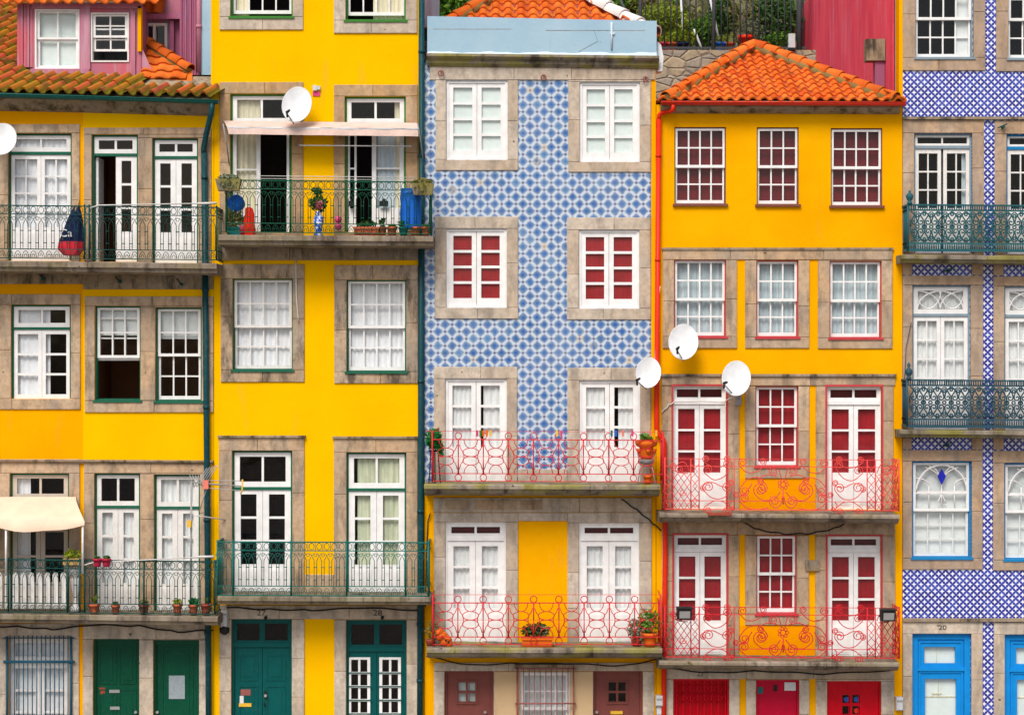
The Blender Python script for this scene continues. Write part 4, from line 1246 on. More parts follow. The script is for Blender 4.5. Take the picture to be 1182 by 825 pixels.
# ================================================================== HOUSE 2 (tall, bright yellow)
h2 = empty('town_house', (X(367), 0, 0), 'tall bright yellow house with pale awning and teal green iron balcony', 'house', 'houses in the row')
L2, R2 = 247, 489
q_a = [(266, -92, 338, 20), (399, -90, 468.5, 24)]
q_b = [(266, 108.5, 337, 268), (398, 111.5, 468.5, 268)]
q_c = [(268.5, 321.5, 338, 427), (400, 323, 469, 429)]
q_d = [(268, 520, 337.5, 687), (400, 522, 469, 688)]
q_e = [(267, 714, 337, GY), (399.5, 715, 469.5, GY)]
wall(h2, 'wall', (L2, -165, R2, GY), q_a + q_b + q_c + q_d + q_e, 'yellow')
m = MB(); m.pbox(243.5, -165, L2 - .1, 98, 0.0, 0.3); m.build('wall', 'yellow', h2)
stones(h2, 'stone_trim', (253.5, -108, 350, 35), [q_a[0]], 'granite_gray', extra=[((385.5, -106, 481.5, 39), [q_a[1]])])
stones(h2, 'stone_trim', (253.5, 95, 350, 272), [q_b[0]], 'granite_warm', extra=[((385.5, 98, 482, 272), [q_b[1]])], maxh=85)
stones(h2, 'stone_trim', (255, 305, 351.5, 441), [q_c[0]], 'granite_stained', extra=[((386, 306, 482.5, 442.5), [q_c[1]])])
stones(h2, 'stone_trim', (253, 504.5, 351.5, 690), [q_d[0]], 'granite', extra=[((385.5, 505.5, 482, 690), [q_d[1]]), ((352, 662.5, 385, 690), [])], maxh=80)
stones(h2, 'stone_trim', (253, 698, 482, 714), [], 'granite_gray', extra=[((253.5, 714.2, 351.5, GY), [q_e[0]]), ((386, 714.2, 482, GY), [q_e[1]])], maxh=55)
stones(h2, 'stone_trim', (252.5, 284, 484, 300.5), [], 'granite_dark', -0.05)
for a, b, y in ((251.5, 353, 504), (384, 483.5, 505)): MB().pbox(a, y - 1.6, b, y + 0.8, -0.07, 0).build('lintel_cap', 'granite_dark', h2)
sash_window(h2, q_a[0], 4, 2, 2, 0.5, 'green_bright', items=[(268, -90, 286, 19, 'curtain_cream')], sill=True, raised=15)
sash_window(h2, q_a[1], 4, 2, 2, 0.5, 'green_bright', items=[(430, -90, 467, 22, 'curtain_cream')], sill=True, raised=17)
w = french(h2, q_b[0], 141, 2, 262, 'green_bright', items=[(271, 114, 299, 267, 'curtain_cream')], leaves='none', bar=2)
m = MB(); lattice(m, 268, 143, 300, 268, 1, 2, 4.5, 4, 24, 2, 0.065, 0.115); m.build('leaf', 'white', w)
m = MB(); m.box(X(333) - 0.05, X(333), 0.13, 0.66, Z(268), Z(143)); m.build('leaf', 'white', w)
w = french(h2, q_b[1], 141.5, 2, 262, 'green_bright', items=[(455, 114, 467, 267, 'curtain_cream'), (434, 150, 456, 240, 'curtain_blue')], leaves='none', bar=2)
m = MB(); lattice(m, 429, 144, 466, 268, 1, 2, 5, 4, 28, 2, 0.065, 0.115); m.build('leaf', 'white', w)
m = MB(); lattice(m, 401, 144, 411, 268, 1, 2, 2.4, 4, 28, 2, 0.10, 0.15); m.build('leaf', 'white', w)
sash_window(h2, q_c[0], 4, 2, 2, 0.525, 'green', fw=1.6, white='white_worn', items=[(270, 323, 337, 426, 'lace')], sill=True)
sash_window(h2, q_c[1], 4, 2, 2, 0.515, 'green', fw=1.6, items=[(402, 325, 468, 428, 'lace')], sill=True)
french(h2, q_d[0], 562, 3, 651.5, 'green', st=7, bar=3.2, tst=6, items=[])
french(h2, q_d[1], 563.5, 3, 652, 'green', st=7, bar=3.2, tst=6, items=[(412, 526, 467, 687, 'curtain_green')])
d = solid_door(h2, q_e[0], 'teal_door', leaves=2, transom=742, panels=[(275, 756, 297, 786), (307, 756, 329, 786), (275, 792, 297, 862), (307, 792, 329, 862)], knob=[(306, 803)])
m = MB(); m.pbox(277, 796, 288.5, 803, 0.084, 0.092); m.build('sticker', 'rust', d)
m = MB(); m.pbox(276, 803.5, 280.5, 812, 0.084, 0.092); m.build('sticker', 'paper', d)
m = MB(); m.pbox(275, 812, 289.5, 816, 0.078, 0.092); m.build('letter_slot', 'yellow_plastic', d)
m = MB(); m.pbox(304, 798, 307, 806, 0.07, 0.1); m.tube([P(304.5, 809, 0.07), P(306, 815, 0.07)], .012, 6); m.build('lock_plate', 'dark', d)
lg = [(402, 759.5, 426.5, 858), (438, 759.5, 462, 858)]
d = solid_door(h2, q_e[1], 'teal_door', leaves=2, transom=747, lights=lg)
m = MB()
for r in lg:
    lattice(m, r[0] - .5, r[1] - .5, r[2] + .5, r[3] + .5, 2, 6, 3.4, 2.6, 2.6, 2.6, 0.075, 0.13)
m.build('glazing_bars', 'white', d)
m = MB()
for r in lg:
    for j in range(1, 6): yy = r[1] + 2 + (r[3] - r[1] - 4) * j / 6; m.pbox(r[0] - 2, yy - 1.1, r[2] + 2, yy + 0.1, 0.055, 0.068)
m.build('door_bar', 'teal_door', d)
text_mesh(h2, 'house_number', '27.', 303, 707, 6.5, -0.031, 'numeral', 1.2)
text_mesh(h2, 'house_number', '28', 436, 707, 6.5, -0.031, 'numeral', 1.2)
for u, v in ((307, 712), (441.5, 711.5)):
    m = MB(); q = P(u, v, -0.05); m.tube([q, q + Vector((0, -0.07, -0.02))], 0.032, 8)
    m.build('door_lamp', 'dark', h2)
s = slab(h2, 252, 271, 500, 272.5, 12)
gothic_rail(s, 261, 208, 497, 210.5, 'iron_green', 8.6, 60, (335,))
s = slab(h2, 251, 688, 497, 689, 10)
gothic_rail(s, 251, 625, 494.5, 626, 'iron_teal', 8.6, 62, (269, 336, 400, 468))
m = MB(); m.tube([P(487, -150, -0.08), P(485.5, 690, -0.08), P(484.5, 876, -0.08)], 0.06, 10)
for py in (60, 180, 310, 440, 590, 720, 785): a = P(487 - py * 0.0028, py, -0.08); m.tube([a + Vector((0, 0, .03)), a - Vector((0, 0, .03))], 0.07, 10)
m.build('drainpipe', 'pipe', h2)
m = MB(); m.pbox(361.5, 99, 366, 105, -0.06, 0); m.pbox(366, 100, 370, 104, -0.05, 0); m.build('junction_box', 'box', h2)
m = MB(); m.pbox(361, 106, 369.5, 111, -0.02, 0); m.build('wall_sticker', 'pink', h2)
m = MB(); m.prism([(0, 0), (-.3, 0), (-.3, -.1), (-.1, -.3), (0, -.3)], X(243), X(R2), Z(-160), Z(-160)); m.build('eave_cornice', 'granite_dark', h2)
tiled(h2, 'roof', P(243, -172, -0.4), ex, Vector((0, 1, .55)).normalized(), (0, 4.1), (0, 4.6), 0.25, 0.36, 'tile')
shell(h2, 243.5, 489, -160)

# ================================================================== HOUSE 3 (narrow, blue flower tiles)
h3 = empty('town_house', (X(624), 0, 0), 'narrow house clad in blue flower tiles under a pale blue parapet', 'house', 'houses in the row')
L3, R3 = 490, 757
MT['flower_tile'] = azulejo_flower(X(620) - X(624), Z(186.5))
t_a = [(515, 93, 586, 184.5), (669, 95, 738.5, 187)]
t_b = [(515, 264, 585, 355), (668, 265.5, 738, 356)]
t_c = [(514, 437, 585, 560), (668.5, 439, 739, 560)]
t_d = [(514, 602, 584, 747), (668, 603, 738, 747)]
t_e = [(513, 774, 570, GY), (684.5, 774, 742, GY)]
t_w = [(600.5, 775, 658, GY - 22)]
op = t_a + t_b + t_c + t_d + t_e + t_w
wall(h3, 'tile_cladding', (L3, 72, R3 - 5.5, 556), op, 'flower_tile')
wall(h3, 'wall', (L3, 556, R3, GY), op, 'yellow_mid')
m = MB(); m.pbox(R3 - 5.4, 76, R3, 555.9, 0.0, 0.3); m.build('wall', 'yellow_mid', h3)
GG = 'granite_gray'
stones(h3, 'stone_trim', (496, 76.5, 756, 92.8), [], GG, extra=[((503, 93, 598, 197), [t_a[0]]), ((656, 93, 751, 199), [t_a[1]]), ((502, 250, 598, 368), [t_b[0]]), ((654.5, 251, 751, 369), [t_b[1]])])
stones(h3, 'stone_trim', (501, 423, 597, 562), [t_c[0]], GG, extra=[((655, 424, 751, 562), [t_c[1]]), ((598, 541, 654.5, 562), [])])
stones(h3, 'stone_trim', (500.5, 574, 752, 591), [], GG, extra=[((501, 591.3, 598, 748), [t_d[0]]), ((655, 591.3, 752, 748), [t_d[1]]), ((598.3, 591.3, 654.7, 601), [])], maxh=50)
stones(h3, 'stone_trim', (501, 764, 755, 774), [], GG, extra=[((501, 774.2, 571, GY), [t_e[0]]), ((684, 774.2, 755, GY), [t_e[1]])])
wall(h3, 'wall', (571, 774.5, 684, GY), t_w, 'beige', -0.03, 0.02)
m = MB(); m.pbox(514, 577, 541, 588, -0.045, -0.02); m.pbox(548, 577, 597, 588, -0.045, -0.02); m.pbox(601, 577, 626, 588, -0.045, -0.02)
m.build('stone_panel', 'granite', h3)
m = MB()
m.prism([(0, 0), (-.20, 0), (-.21, -.05), (-.17, -.09), (-.12, -.11), (-.11, -.17), (-.06, -.22), (0, -.24)], X(493), X(760), Z(63.5), Z(66.5)); m.build('cornice', 'slab_moss', h3)
m = MB()
za, zb, zc, zd = Z(20), Z(25.5), Z(64.2), Z(68.2)
k = m.pts([(X(493.5), -.10, zc), (X(757.5), -.10, zd), (X(757.5), -.10, zb), (X(493.5), -.10, za), (X(493.5), .15, zc), (X(757.5), .15, zd), (X(757.5), .15, zb), (X(493.5), .15, za)])
for f in ((0, 1, 2, 3), (1, 5, 6, 2), (4, 0, 3, 7), (3, 2, 6, 7), (5, 4, 7, 6)): m.face([k + i for i in f])
m.build('parapet', 'parapet', h3)
m = MB()
pr = None
for i in range(41):
    f = i / 40; x = X(493.5) + (X(757.5) - X(493.5)) * f; z = zc + (zd - zc) * f
    q = m.pts([(x, -.16, z - .006), (x, -.102, z + .05 + .05 * f + .012 * math.sin(i * .7) + .008 * math.sin(i * 1.9))])
    if pr is not None: m.face((pr, q, q + 1, pr + 1))
    pr = q
m.prism([(-.101, .03), (-.13, .02), (-.13, -.02), (-.101, -.02)], X(704), X(709), Z(40), Z(40)); m.tube([P(706, 26, -.115), P(706, 57, -.115)], .022, 6)
m.build('render_patch', 'pale_wash', h3)
m = MB(); m.pbox(500, 34.7, 590, 35.1, -.103, -.09); m.pbox(630, 36.2, 744, 36.7, -.103, -.09); m.tube([P(668, 60, -.102), P(690, 48, -.102), P(686, 36, -.102)], .003, 4); m.build('crack', 'granite_dark', h3)
for i, r in enumerate(t_a): casement(h3, r, 4, [(r[0] + 3, r[1] + 3, r[2] - 3, r[3] - 2, 'mint')], 'room_grey', rb=8)
for i, r in enumerate(t_b): casement(h3, r, 4, [(r[0] + 3, r[1] + 3, r[2] - 3, r[3] - 2, 'red_shutter')], 'room_dark', rb=8)
casement(h3, t_c[0], 3, [(517, 440, 549, 558, 'curtain'), (558, 440, 583, 558, 'curtain')], 'room_dark', name='balcony_door', rb=41)
casement(h3, t_c[1], 3, [(671, 442, 698, 558, 'curtain'), (714, 442, 738, 558, 'curtain')], 'room_dark', name='balcony_door', rb=41)
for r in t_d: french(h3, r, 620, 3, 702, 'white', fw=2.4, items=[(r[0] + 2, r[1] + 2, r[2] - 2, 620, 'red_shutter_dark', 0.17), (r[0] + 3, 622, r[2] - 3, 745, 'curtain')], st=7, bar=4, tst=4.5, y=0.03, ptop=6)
for r, lx, kx, mt in ((t_e[0], 529, 560, 'mint'), (t_e[1], 703, 689, None)):
    lt = [(lx + i * 11, 788 + j * 12.5, lx + i * 11 + 8.5, 798 + j * 12.5) for i in (0, 1) for j in (0, 1)]
    d = solid_door(h3, r, 'rose_door', lights=lt, planks=4, knob=[(kx, 822)])
    if mt: curtain(d, (lx - 1, 786, lx + 21, 812), 'mint', 0.2, name='curtain')
    m = MB(); m.pbox(lx - 2.5, 785.5, lx + 22, 787, .075, .1); m.pbox(lx - 2.5, 811.5, lx + 22, 813, .075, .1); m.pbox(lx - 2.5, 787, lx - 1, 811.5, .075, .1); m.pbox(lx + 20.5, 787, lx + 22, 811.5, .075, .1); m.build('moulding', 'rose_door', d)
    if not mt:
        m = MB(); m.pbox(705, 821, 719, 824.5, .07, .1); m.build('letter_slot', 'yellow_plastic', d)
w = sash_window(h3, t_w[0], 4, 2, 2, 0.52, 'white', items=[(602, 777, 657, GY - 24, 'curtain')], room='room_dark', y=0.03)
m = MB()
for i in range(11): u = 598 + i * 6.4; m.tube([P(u, 770, -.12), P(u, GY - 18, -.12)], .009, 5)
for u in (597, 662): m.tube([P(u, 768, -.12), P(u, GY - 18, -.12)], .016, 5)
for v in (771, 811.5, GY - 20):
    m.tube([P(595, v, -.12), P(664, v, -.12)], .016, 5)
    for u in (595, 664): m.tube([P(u, v, -.12), P(u, v, 0)], .014, 5)
for i in range(11): u = 598 + i * 6.4; m.tube([P(u, 770, -.12), P(u, 768, 0)], .008, 4)
m.build('window_grille', 'rust', h3)
m = MB(); m.pbox(594, 765.5, 667, 769, -.12, 0); m.build('lintel_cap', 'granite_dark', h3)
for u, v in ((509, 85), (627.5, 90), (745, 92)):
    m = MB(); q = P(u, v, -.05); m.tube([q + Vector((.05 * math.cos(t), -.03, .05 * math.sin(t))) for t in [2 * PI * i / 10 for i in range(10)]], .013, 5, True); m.tube([P(u, v - 3, 0), P(u, v - 3, -.09)], .018, 6)
    m.build('iron_ring', 'rust', h3)
s = slab(h3, 489.5, 558.5, 762, 559.5, 13, 'slab_moss', style=1)
circle_rail(s, 499, 497.5, 765.5, 498.5, 58, [529 + i * 28.9 for i in range(8)])
s = slab(h3, 492.5, 747.5, 764.5, 748, 13, 'slab_moss', style=1)
circle_rail(s, 499.5, 686, 762.5, 686, 58, [528.5 + i * 29.15 for i in range(8)])
ridge = P(617, -28, 2.7)
za3 = Z(40)
c1, c2 = Vector((X(492), .3, za3)), Vector((X(757), .3, za3)); cb1, cb2 = Vector((X(492), 5.1, za3)), Vector((X(757), 5.1, za3))
def hip(house, A, B, top, name, mat, pitch, course, **kw):
    """tiles on the triangle A, B (eave) and top"""
    e = (B - A).normalized(); mid = A + e * (top - A).dot(e); u = (top - mid).normalized(); W = (B - A).length; Hh = (top - mid).length; t0 = (mid - A).length
    def kp(a, b):
        f = b / Hh
        return f < 1 and t0 * f - pitch * .35 < a < W - (W - t0) * f + pitch * .35
    o = tiled(house, name, A, e, u, (0, W), (0, Hh), pitch, course, mat, kp, **kw)
    m = MB(); k = m.pts([A, B, top]); m.face((k, k + 1, k + 2)); m.build('roof_deck', 'terra_dark', house)
    return o
hip(h3, c1, c2, ridge, 'roof', 'tile', 0.25, 0.30, amp=0.055)
hip(h3, cb1, c1, ridge, 'roof', 'tile', 0.25, 0.36); hip(h3, c2, cb2, ridge, 'roof', 'tile', 0.25, 0.36)
caps(h3, 'roof_ridge', c1 + Vector((0, 0, .06)), ridge + Vector((0, 0, .10)), 'tile', .11, 8)
caps(h3, 'roof_ridge', c2 + Vector((0, 0, .06)), ridge + Vector((0, 0, .10)), 'white_mortar', .15, 8)
m = MB(); pts = [P(759, 48, .05), P(763, 52, .0), P(766, 66, -.05), P(764.5, 82, -.05), P(759, 83, 0), P(758, 60, .05)]
k = m.pts(pts + [p + Vector((0, .3, 0)) for p in pts]); m.face(range(k, k + 6))
for i in range(6): m.face((k + i, k + (i + 1) % 6, k + 6 + (i + 1) % 6, k + 6 + i))
m.build('flashing', 'whitewash', h3)
shell(h3, L3, R3, 66, depth=6)

# ================================================================== HOUSE 4 (hipped orange roof, red joinery)
h4 = empty('town_house', (X(900), 0, 0), 'yellow house under hipped orange tiled roof with red iron scroll balconies', 'house', 'houses in the row')
L4, R4 = 757.6, 1041.5
v_a = [(778.5, 146.7, 838, 236), (873.5, 147, 922, 236.5), (959, 148, 1018.5, 238)]
v_b = [(778, 299.5, 838, 388.5), (873, 300.5, 921.5, 389), (957.5, 301, 1017.5, 390)]
v_c = [(777, 445.5, 838, 588), (872, 445.5, 921.5, 538), (954.5, 446, 1017, 588)]
v_d = [(778, 617, 838.5, 760), (873, 617.5, 919.5, 708), (955, 618.5, 1016.5, 760)]
v_e = [(777, 783, 841.5, GY), (872.5, 784, 922.5, GY), (954.5, 785.5, 1017, GY)]
ops = v_a + v_b + v_c + v_d + v_e
wall(h4, 'wall', (L4, 121, R4, GY), ops, 'yellow_mid')
stones(h4, 'stone_trim', (765, 288, 1030, 300), [], 'granite', extra=[((765, 300.2, 850.5, 402), [v_b[0]]), ((860, 300.2, 934, 402), [v_b[1]]), ((944, 300.2, 1030, 402.5), [v_b[2]])])
stones(h4, 'stone_trim', (763.5, 434, 1033, 445), [], 'granite', extra=[((763.5, 445.2, 853, 590), [v_c[0]]), ((860, 445.2, 934, 552), [v_c[1]]), ((941.5, 445.2, 1031, 590), [v_c[2]])])
stones(h4, 'stone_trim', (764, 602, 1033, 617), [], 'granite', extra=[((764, 617.2, 853, 762), [v_d[0]]), ((860, 617.2, 933.5, 721), [v_d[1]]), ((941, 617.2, 1033, 762), [v_d[2]])])
stones(h4, 'stone_trim', (768, 771, 1032, 783), [], 'granite_gray', extra=[((768, 783.2, 853.5, GY), [v_e[0]]), ((861, 783.2, 934, GY), [v_e[1]]), ((941.5, 783.2, 1032, GY), [v_e[2]])])
MB().pbox(764, 286, 1031, 288.6, -.05, 0).build('lintel_cap', 'granite_dark', h4); MB().pbox(762.5, 431.5, 1034, 434.3, -.07, 0).build('lintel_cap', 'granite_dark', h4)
for a, b, c, d in ((853.3, 552.2, 941.2, 590), (853.3, 721.2, 940.8, 762)): MB().pbox(a, b, c, d, -.006, .01).build('wall_panel', 'orange_panel', h4)
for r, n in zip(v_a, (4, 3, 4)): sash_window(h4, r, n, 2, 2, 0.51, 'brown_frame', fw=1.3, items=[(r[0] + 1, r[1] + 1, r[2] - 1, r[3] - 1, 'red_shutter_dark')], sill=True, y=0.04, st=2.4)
for r, n in zip(v_b, (4, 3, 4)): sash_window(h4, r, n, 2, 2, 0.52, 'red_frame', fw=1.3, items=[(r[0] + 1, r[1] + 1, r[2] - 1, r[3] - 1, 'curtain_blue')], sill=True, y=0.05, st=2.6, white='white')
for rs, ty, pb in ((v_c, 462, 545.5), (v_d, 632.5, 716.5)):
    for i in (0, 2):
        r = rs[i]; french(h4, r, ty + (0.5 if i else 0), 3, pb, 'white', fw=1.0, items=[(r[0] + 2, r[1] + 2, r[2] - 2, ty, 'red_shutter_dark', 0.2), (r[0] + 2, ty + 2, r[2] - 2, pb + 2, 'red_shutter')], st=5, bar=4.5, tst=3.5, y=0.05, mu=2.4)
        m = MB(); fr_box(m, r[0] - 2.2, r[1] - 2.2, r[2] + 2.2, r[3], 2.2, -.038, 0.02, bottom=False); m.build('door_casing', 'red_frame', h4)
    r = rs[1]; sash_window(h4, r, 3, 2, 2, 0.5, 'red_frame', fw=1.3, items=[(r[0] + 1, r[1] + 1, r[2] - 1, r[3] - 1, 'red_shutter')], sill=True, y=0.05, st=2.8)
# ground floor: lattice gate, glossy door, plank door with stickers
m = MB(); r = v_e[0]; fr_box(m, *r, 2.2, 0.02, 0.12, bottom=False); gt = m.build('gate', 'red_door', h4)
m = MB(); a, b, c, dd = r
for i in range(8): u = a + 4 + i * (c - a - 8) / 7; m.pbox(u - .8, b + 2, u + .8, dd, 0.03, 0.05)
for i in range(7):
    u0 = a + 4 + i * (c - a - 8) / 7; wd = (c - a - 8) / 7
    for j in range(2):
        y0 = 789 + j * 11
        for s0, s1 in (((u0, y0), (u0 + wd, y0 + 10)), ((u0 + wd, y0), (u0, y0 + 10))): m.tube([P(*s0, .025), P(*s1, .025)], .010, 4)
m.build('gate_lattice', 'red_door', gt)
m = MB(); m.pbox(a + 2, b + 2, c - 2, dd, .14, .16); m.build('leaf', 'red_door', gt)
d = solid_door(h4, v_e[1], 'pink_door', fw=2.5, y=0.06)
m = MB(); m.pbox(906, 787.5, 919, 797, .05, .058); m.build('notice', 'paper', d)
m = MB(); m.pbox(874.5, 793, 881, 800.5, .05, .058); m.build('sticker', 'teal_plastic', d)
m = MB(); m.pbox(893.5, 791, 897.5, 797.5, .035, .058); m.build('doorbell', 'dark', d)
lt = [(973 + i * 11.5, 802 + j * 13, 981.5 + i * 11.5, 811.5 + j * 13) for i in (0, 1) for j in (0, 1)]
d = solid_door(h4, v_e[2], 'red_door', lights=lt, planks=5, fw=2, y=0.06)
for i, (r, mt) in enumerate(zip(lt, ('plastic_blue', 'dark', 'plastic_blue', 'plastic_red'))):
    if mt == 'dark': continue
    m = MB(); q = P((r[0] + r[2]) / 2, (r[1] + r[3]) / 2, .098); m.tube([q, q + Vector((0, .006, 0))], .052, 14); m.build('window_sticker', mt, d)
text_mesh(h4, 'house_number', '22', 808, 777.5, 5, -.031, 'numeral', 1.2)
m = MB(); m.pbox(929, 646, 945, 658, -.075, -.03); m.build('plaque', 'granite_dark', h4)
m = MB(); m.prism([(0, 0), (-.22, 0), (-.22, -.07), (-.12, -.14), (0, -.17)], X(762), X(1037), Z(121), Z(122)); m.build('eave_cornice', 'granite_dark', h4)
m = MB(); half_pipe(m, P(763, 117.5, -.30), P(1045, 118.5, -.30), .065); m.tube([P(763, 117.5, -.36), P(1045, 118.5, -.36)], .012, 6); m.build('gutter', 'red_gutter', h4)
m = MB(); m.tube([P(777, 121, -.3), P(777, 127, -.28), P(772, 129, -.15), P(764, 130, -.1), P(761, 133, -.08), P(760.5, 140, -.08)], .045, 8)
m.tube([P(760.5, 138, -.08), P(757.8, 492, -.08), P(759, 500, -.08), P(765, 506, -.09), P(767, 512, -.09), P(768, 640, -.09), P(766.5, 760, -.09), P(766, 876, -.09)], .05, 10)
for py in (180, 300, 420): a = P(760.4 - (py - 138) * .0073, py, -.08); m.tube([a + Vector((0, 0, .025)), a - Vector((0, 0, .025))], .06, 10)
m.build('drainpipe', 'red_pipe', h4)
s = slab(h4, 761.5, 592, 1038.5, 594, 11, 'slab', style=1)
scroll_rail(s, 767.5, 529, 1037.5, 531, 59, 'iron_salmon')
m = MB(); m.pbox(812, 588, 839, 590.5, -.84, -.6); m.build('slab_patch', 'terra_dark', s)
s = slab(h4, 761, 762.5, 1038, 764.5, 11, 'slab', style=1)
scroll_rail(s, 767.5, 700, 1038, 701.5, 58.5, 'iron_red')
apex = P(870, 57, 2.6); E1, E2 = P(762, 116.5, -.33), P(1043, 117.5, -.33); B1, B2 = Vector((E1.x, 5.6, E1.z)), Vector((E2.x, 5.6, E2.z))
hip(h4, E1, E2, apex, 'roof', 'tile', 0.213, 0.285, amp=0.05, lift=.04)
hip(h4, B1, E1, apex, 'roof', 'tile', 0.25, 0.36); hip(h4, E2, B2, apex, 'roof', 'tile', 0.25, 0.36)
caps(h4, 'roof_ridge', E1 + Vector((.12, .05, .06)), apex + Vector((0, 0, .10)), 'tile', .115, 9)
caps(h4, 'roof_ridge', E2 + Vector((-.15, .05, .06)), apex + Vector((0, 0, .10)), 'tile', .115, 11)
shell(h4, L4, R4, 122, depth=5.4)

# ================================================================== HOUSE 5 (right, blue star tiles)
h5 = empty('town_house', (X(1140), 0, 0), 'house on the right with blue star tiles and blue-green cast iron balconies', 'house', 'houses in the row')
L5, R5 = 1042, 1330
MT['star_tile'] = azulejo_star(X(1051) - X(1140), Z(86.8))
def two(a, b, c, d, dx=106, dy=1): return [(a, b, c, d), (a + dx, b + dy, c + dx, d + dy)]
z_a = two(1056.5, -28, 1123.5, 67, 107); z_b = two(1055, 154, 1122, 292, 106.5); z_c = two(1053, 329, 1120, 498, 106)
z_d = two(1052.5, 532, 1121.5, 644, 106.5, 2); z_e = two(1053, 731, 1121, GY, 106.5, 1)
ops = z_a + z_b + z_c + z_d + z_e
wall(h5, 'tile_cladding', (L5, -130, R5, GY), ops, 'star_tile')
def bay(b, d, hole, x0=1043, x1=1137, x2=1149): return (x0, b, x1, d), [hole]
PK = 'granite_pink'
for (b, d, hs, xo) in ((-48, 82, z_a, (1041.9, 1137, 1149.5)), (138.5, 297, z_b, (1041.9, 1135.5, 1148)), (318, 500, z_c, (1041.9, 1134.5, 1146.5)), (519, 657, z_d, (1041.9, 1134, 1146)), (716.5, GY, z_e, (1041.9, 1134, 1147))):
    stones(h5, 'stone_trim', (xo[0], b, xo[1], d), [hs[0]], PK if b < 600 else 'granite_gray', extra=[((xo[2], b + 1, xo[2] + 94, d + 1), [hs[1]]), ((xo[2] + 94.5, b + 1, R5, d + 1), [])], maxh=58)
stones(h5, 'stone_trim', (1041.9, 303, 1052.5, 317.5), [], PK, extra=[((1121.5, 303, 1134.5, 317.5), []), ((1041.9, 505, 1052, 518.6), []), ((1121.5, 505, 1134, 518.6), []), ((1146.5, 505, 1158, 519), []), ((1146.5, 303, 1158, 318), [])])
for a, b in ((135.3, 138.4), (713, 716.6)): MB().pbox(1041.6, a, R5, b, -.07, 0).build('string_course', 'granite_dark', h5)
m = MB(); m.pbox(1037.4, -130, L5 - .2, 121.5, -.02, .3); m.build('wall', 'yellow_mid', h5)
sash_window(h5, z_a[0], 4, 2, 2, 0.52, 'grayblue', fw=1.5, items=[(1106, -26, 1122, 66, 'blind')], sill=True)
sash_window(h5, z_a[1], 4, 2, 2, 0.52, 'grayblue', fw=1.5, items=[], sill=True)
french(h5, z_b[0], 168, 3, 240, 'grayblue', white='white_worn', st=4, tst=2.6, gap=1.3, cols=2, bar=3.5, mu=1.8, items=[(1112, 170, 1120, 290, 'curtain_blue')])
french(h5, z_b[1], 169, 3, 241, 'blue', white='white_worn', st=4, tst=2.6, cols=2, bar=3.5, mu=1.8)
french(h5, z_c[0], 362, 4, 458, 'grayblue', fan=True, cols=2, st=4.2, mu=1.7, bar=3, items=[(1055, 331, 1118, 497, 'curtain')])
french(h5, z_c[1], 363, 4, 459, 'grayblue', fan=True, cols=2, st=4.2, mu=1.7, bar=3, items=[(1161, 332, 1224, 497, 'curtain')])
for r in z_d:
    a, b, c, d = r
    m = MB(); fr_box(m, a, b, c, d, 2.2, .05, .2); m.pbox(a - 1.5, d - 1, c + 1.5, d + 1.6, -.05, .08); w = m.build('window', 'blue', h5)
    m = MB(); lattice(m, a + 2.2, b + 2.2, c - 2.2, b + 58, 1, 1, 3, 2.5, 3, 1.5, .06, .105)
    x0, x1, y0, y1 = a + 5, c - 5, b + 4.5, b + 36; xm = (x0 + x1) / 2; R_ = (x1 - x0) / 2
    m.pbox(a + 3, y1 - 1, c - 3, y1 + 2, .064, .1)
    def arc(cx, cy, rx, ry, a0, a1, n=14): return [P(cx + rx * math.cos(R(a0 + (a1 - a0) * i / n)), cy - ry * math.sin(R(a0 + (a1 - a0) * i / n)), .08) for i in range(n + 1)]
    m.tube(arc(xm, y1, R_, y1 - y0, 0, 180), .022, 5)
    for s_ in (-1, 1):
        m.tube(arc(xm + s_ * R_ * .5, y1 - 6, R_ * .5, 24, 90, 90 + s_ * 140), .012, 4); m.tube(arc(xm + s_ * R_, y1 - 8, R_ * .5, 8, 90, 90 + s_ * 90), .012, 4)
        m.tube(arc(xm + s_ * R_, y1 - 10, R_, 20, 90 + s_ * 20, 90 + s_ * 88), .012, 4)
    for i in range(1, 4): u = a + 5 + (c - a - 10) * i / 4; m.tube([P(u, y1 - (8 if i != 2 else 12), .08), P(u, b + 56, .08)], .012, 4)
    m.build('sash', 'white', w)
    m = MB(); lattice(m, a + 2.6, b + 55, c - 2.6, d - 2, 4, 3, 2.8, 2.6, 3.2, 1.4, .11, .15); m.build('sash', 'white', w)
    m = MB(); k = m.pts([P(xm, y0 + 4, .06), P(xm + 5, y0 + 13, .06), P(xm, y0 + 23, .06), P(xm - 5, y0 + 13, .06)]); k2 = m.pts([P(xm, y0 + 4, .10), P(xm + 5, y0 + 13, .10), P(xm, y0 + 23, .10), P(xm - 5, y0 + 13, .10)])
    m.face((k, k + 3, k + 2, k + 1)); [m.face((k + i, k + (i + 1) % 4, k2 + (i + 1) % 4, k2 + i)) for i in range(4)]
    if r is z_d[0]: m.build('stained_pane', painted('cobalt_glass', (.02, .03, .42), .1, 0), w)
    g = MB(); pane(g, (a + 3, b + 3, c - 3, d - 3), .108); g.build('glass', 'glass', w)
    backs(w, r, [(a + 2, b + 2, c - 2, d - 2, 'blind', .19)], 'room_grey')
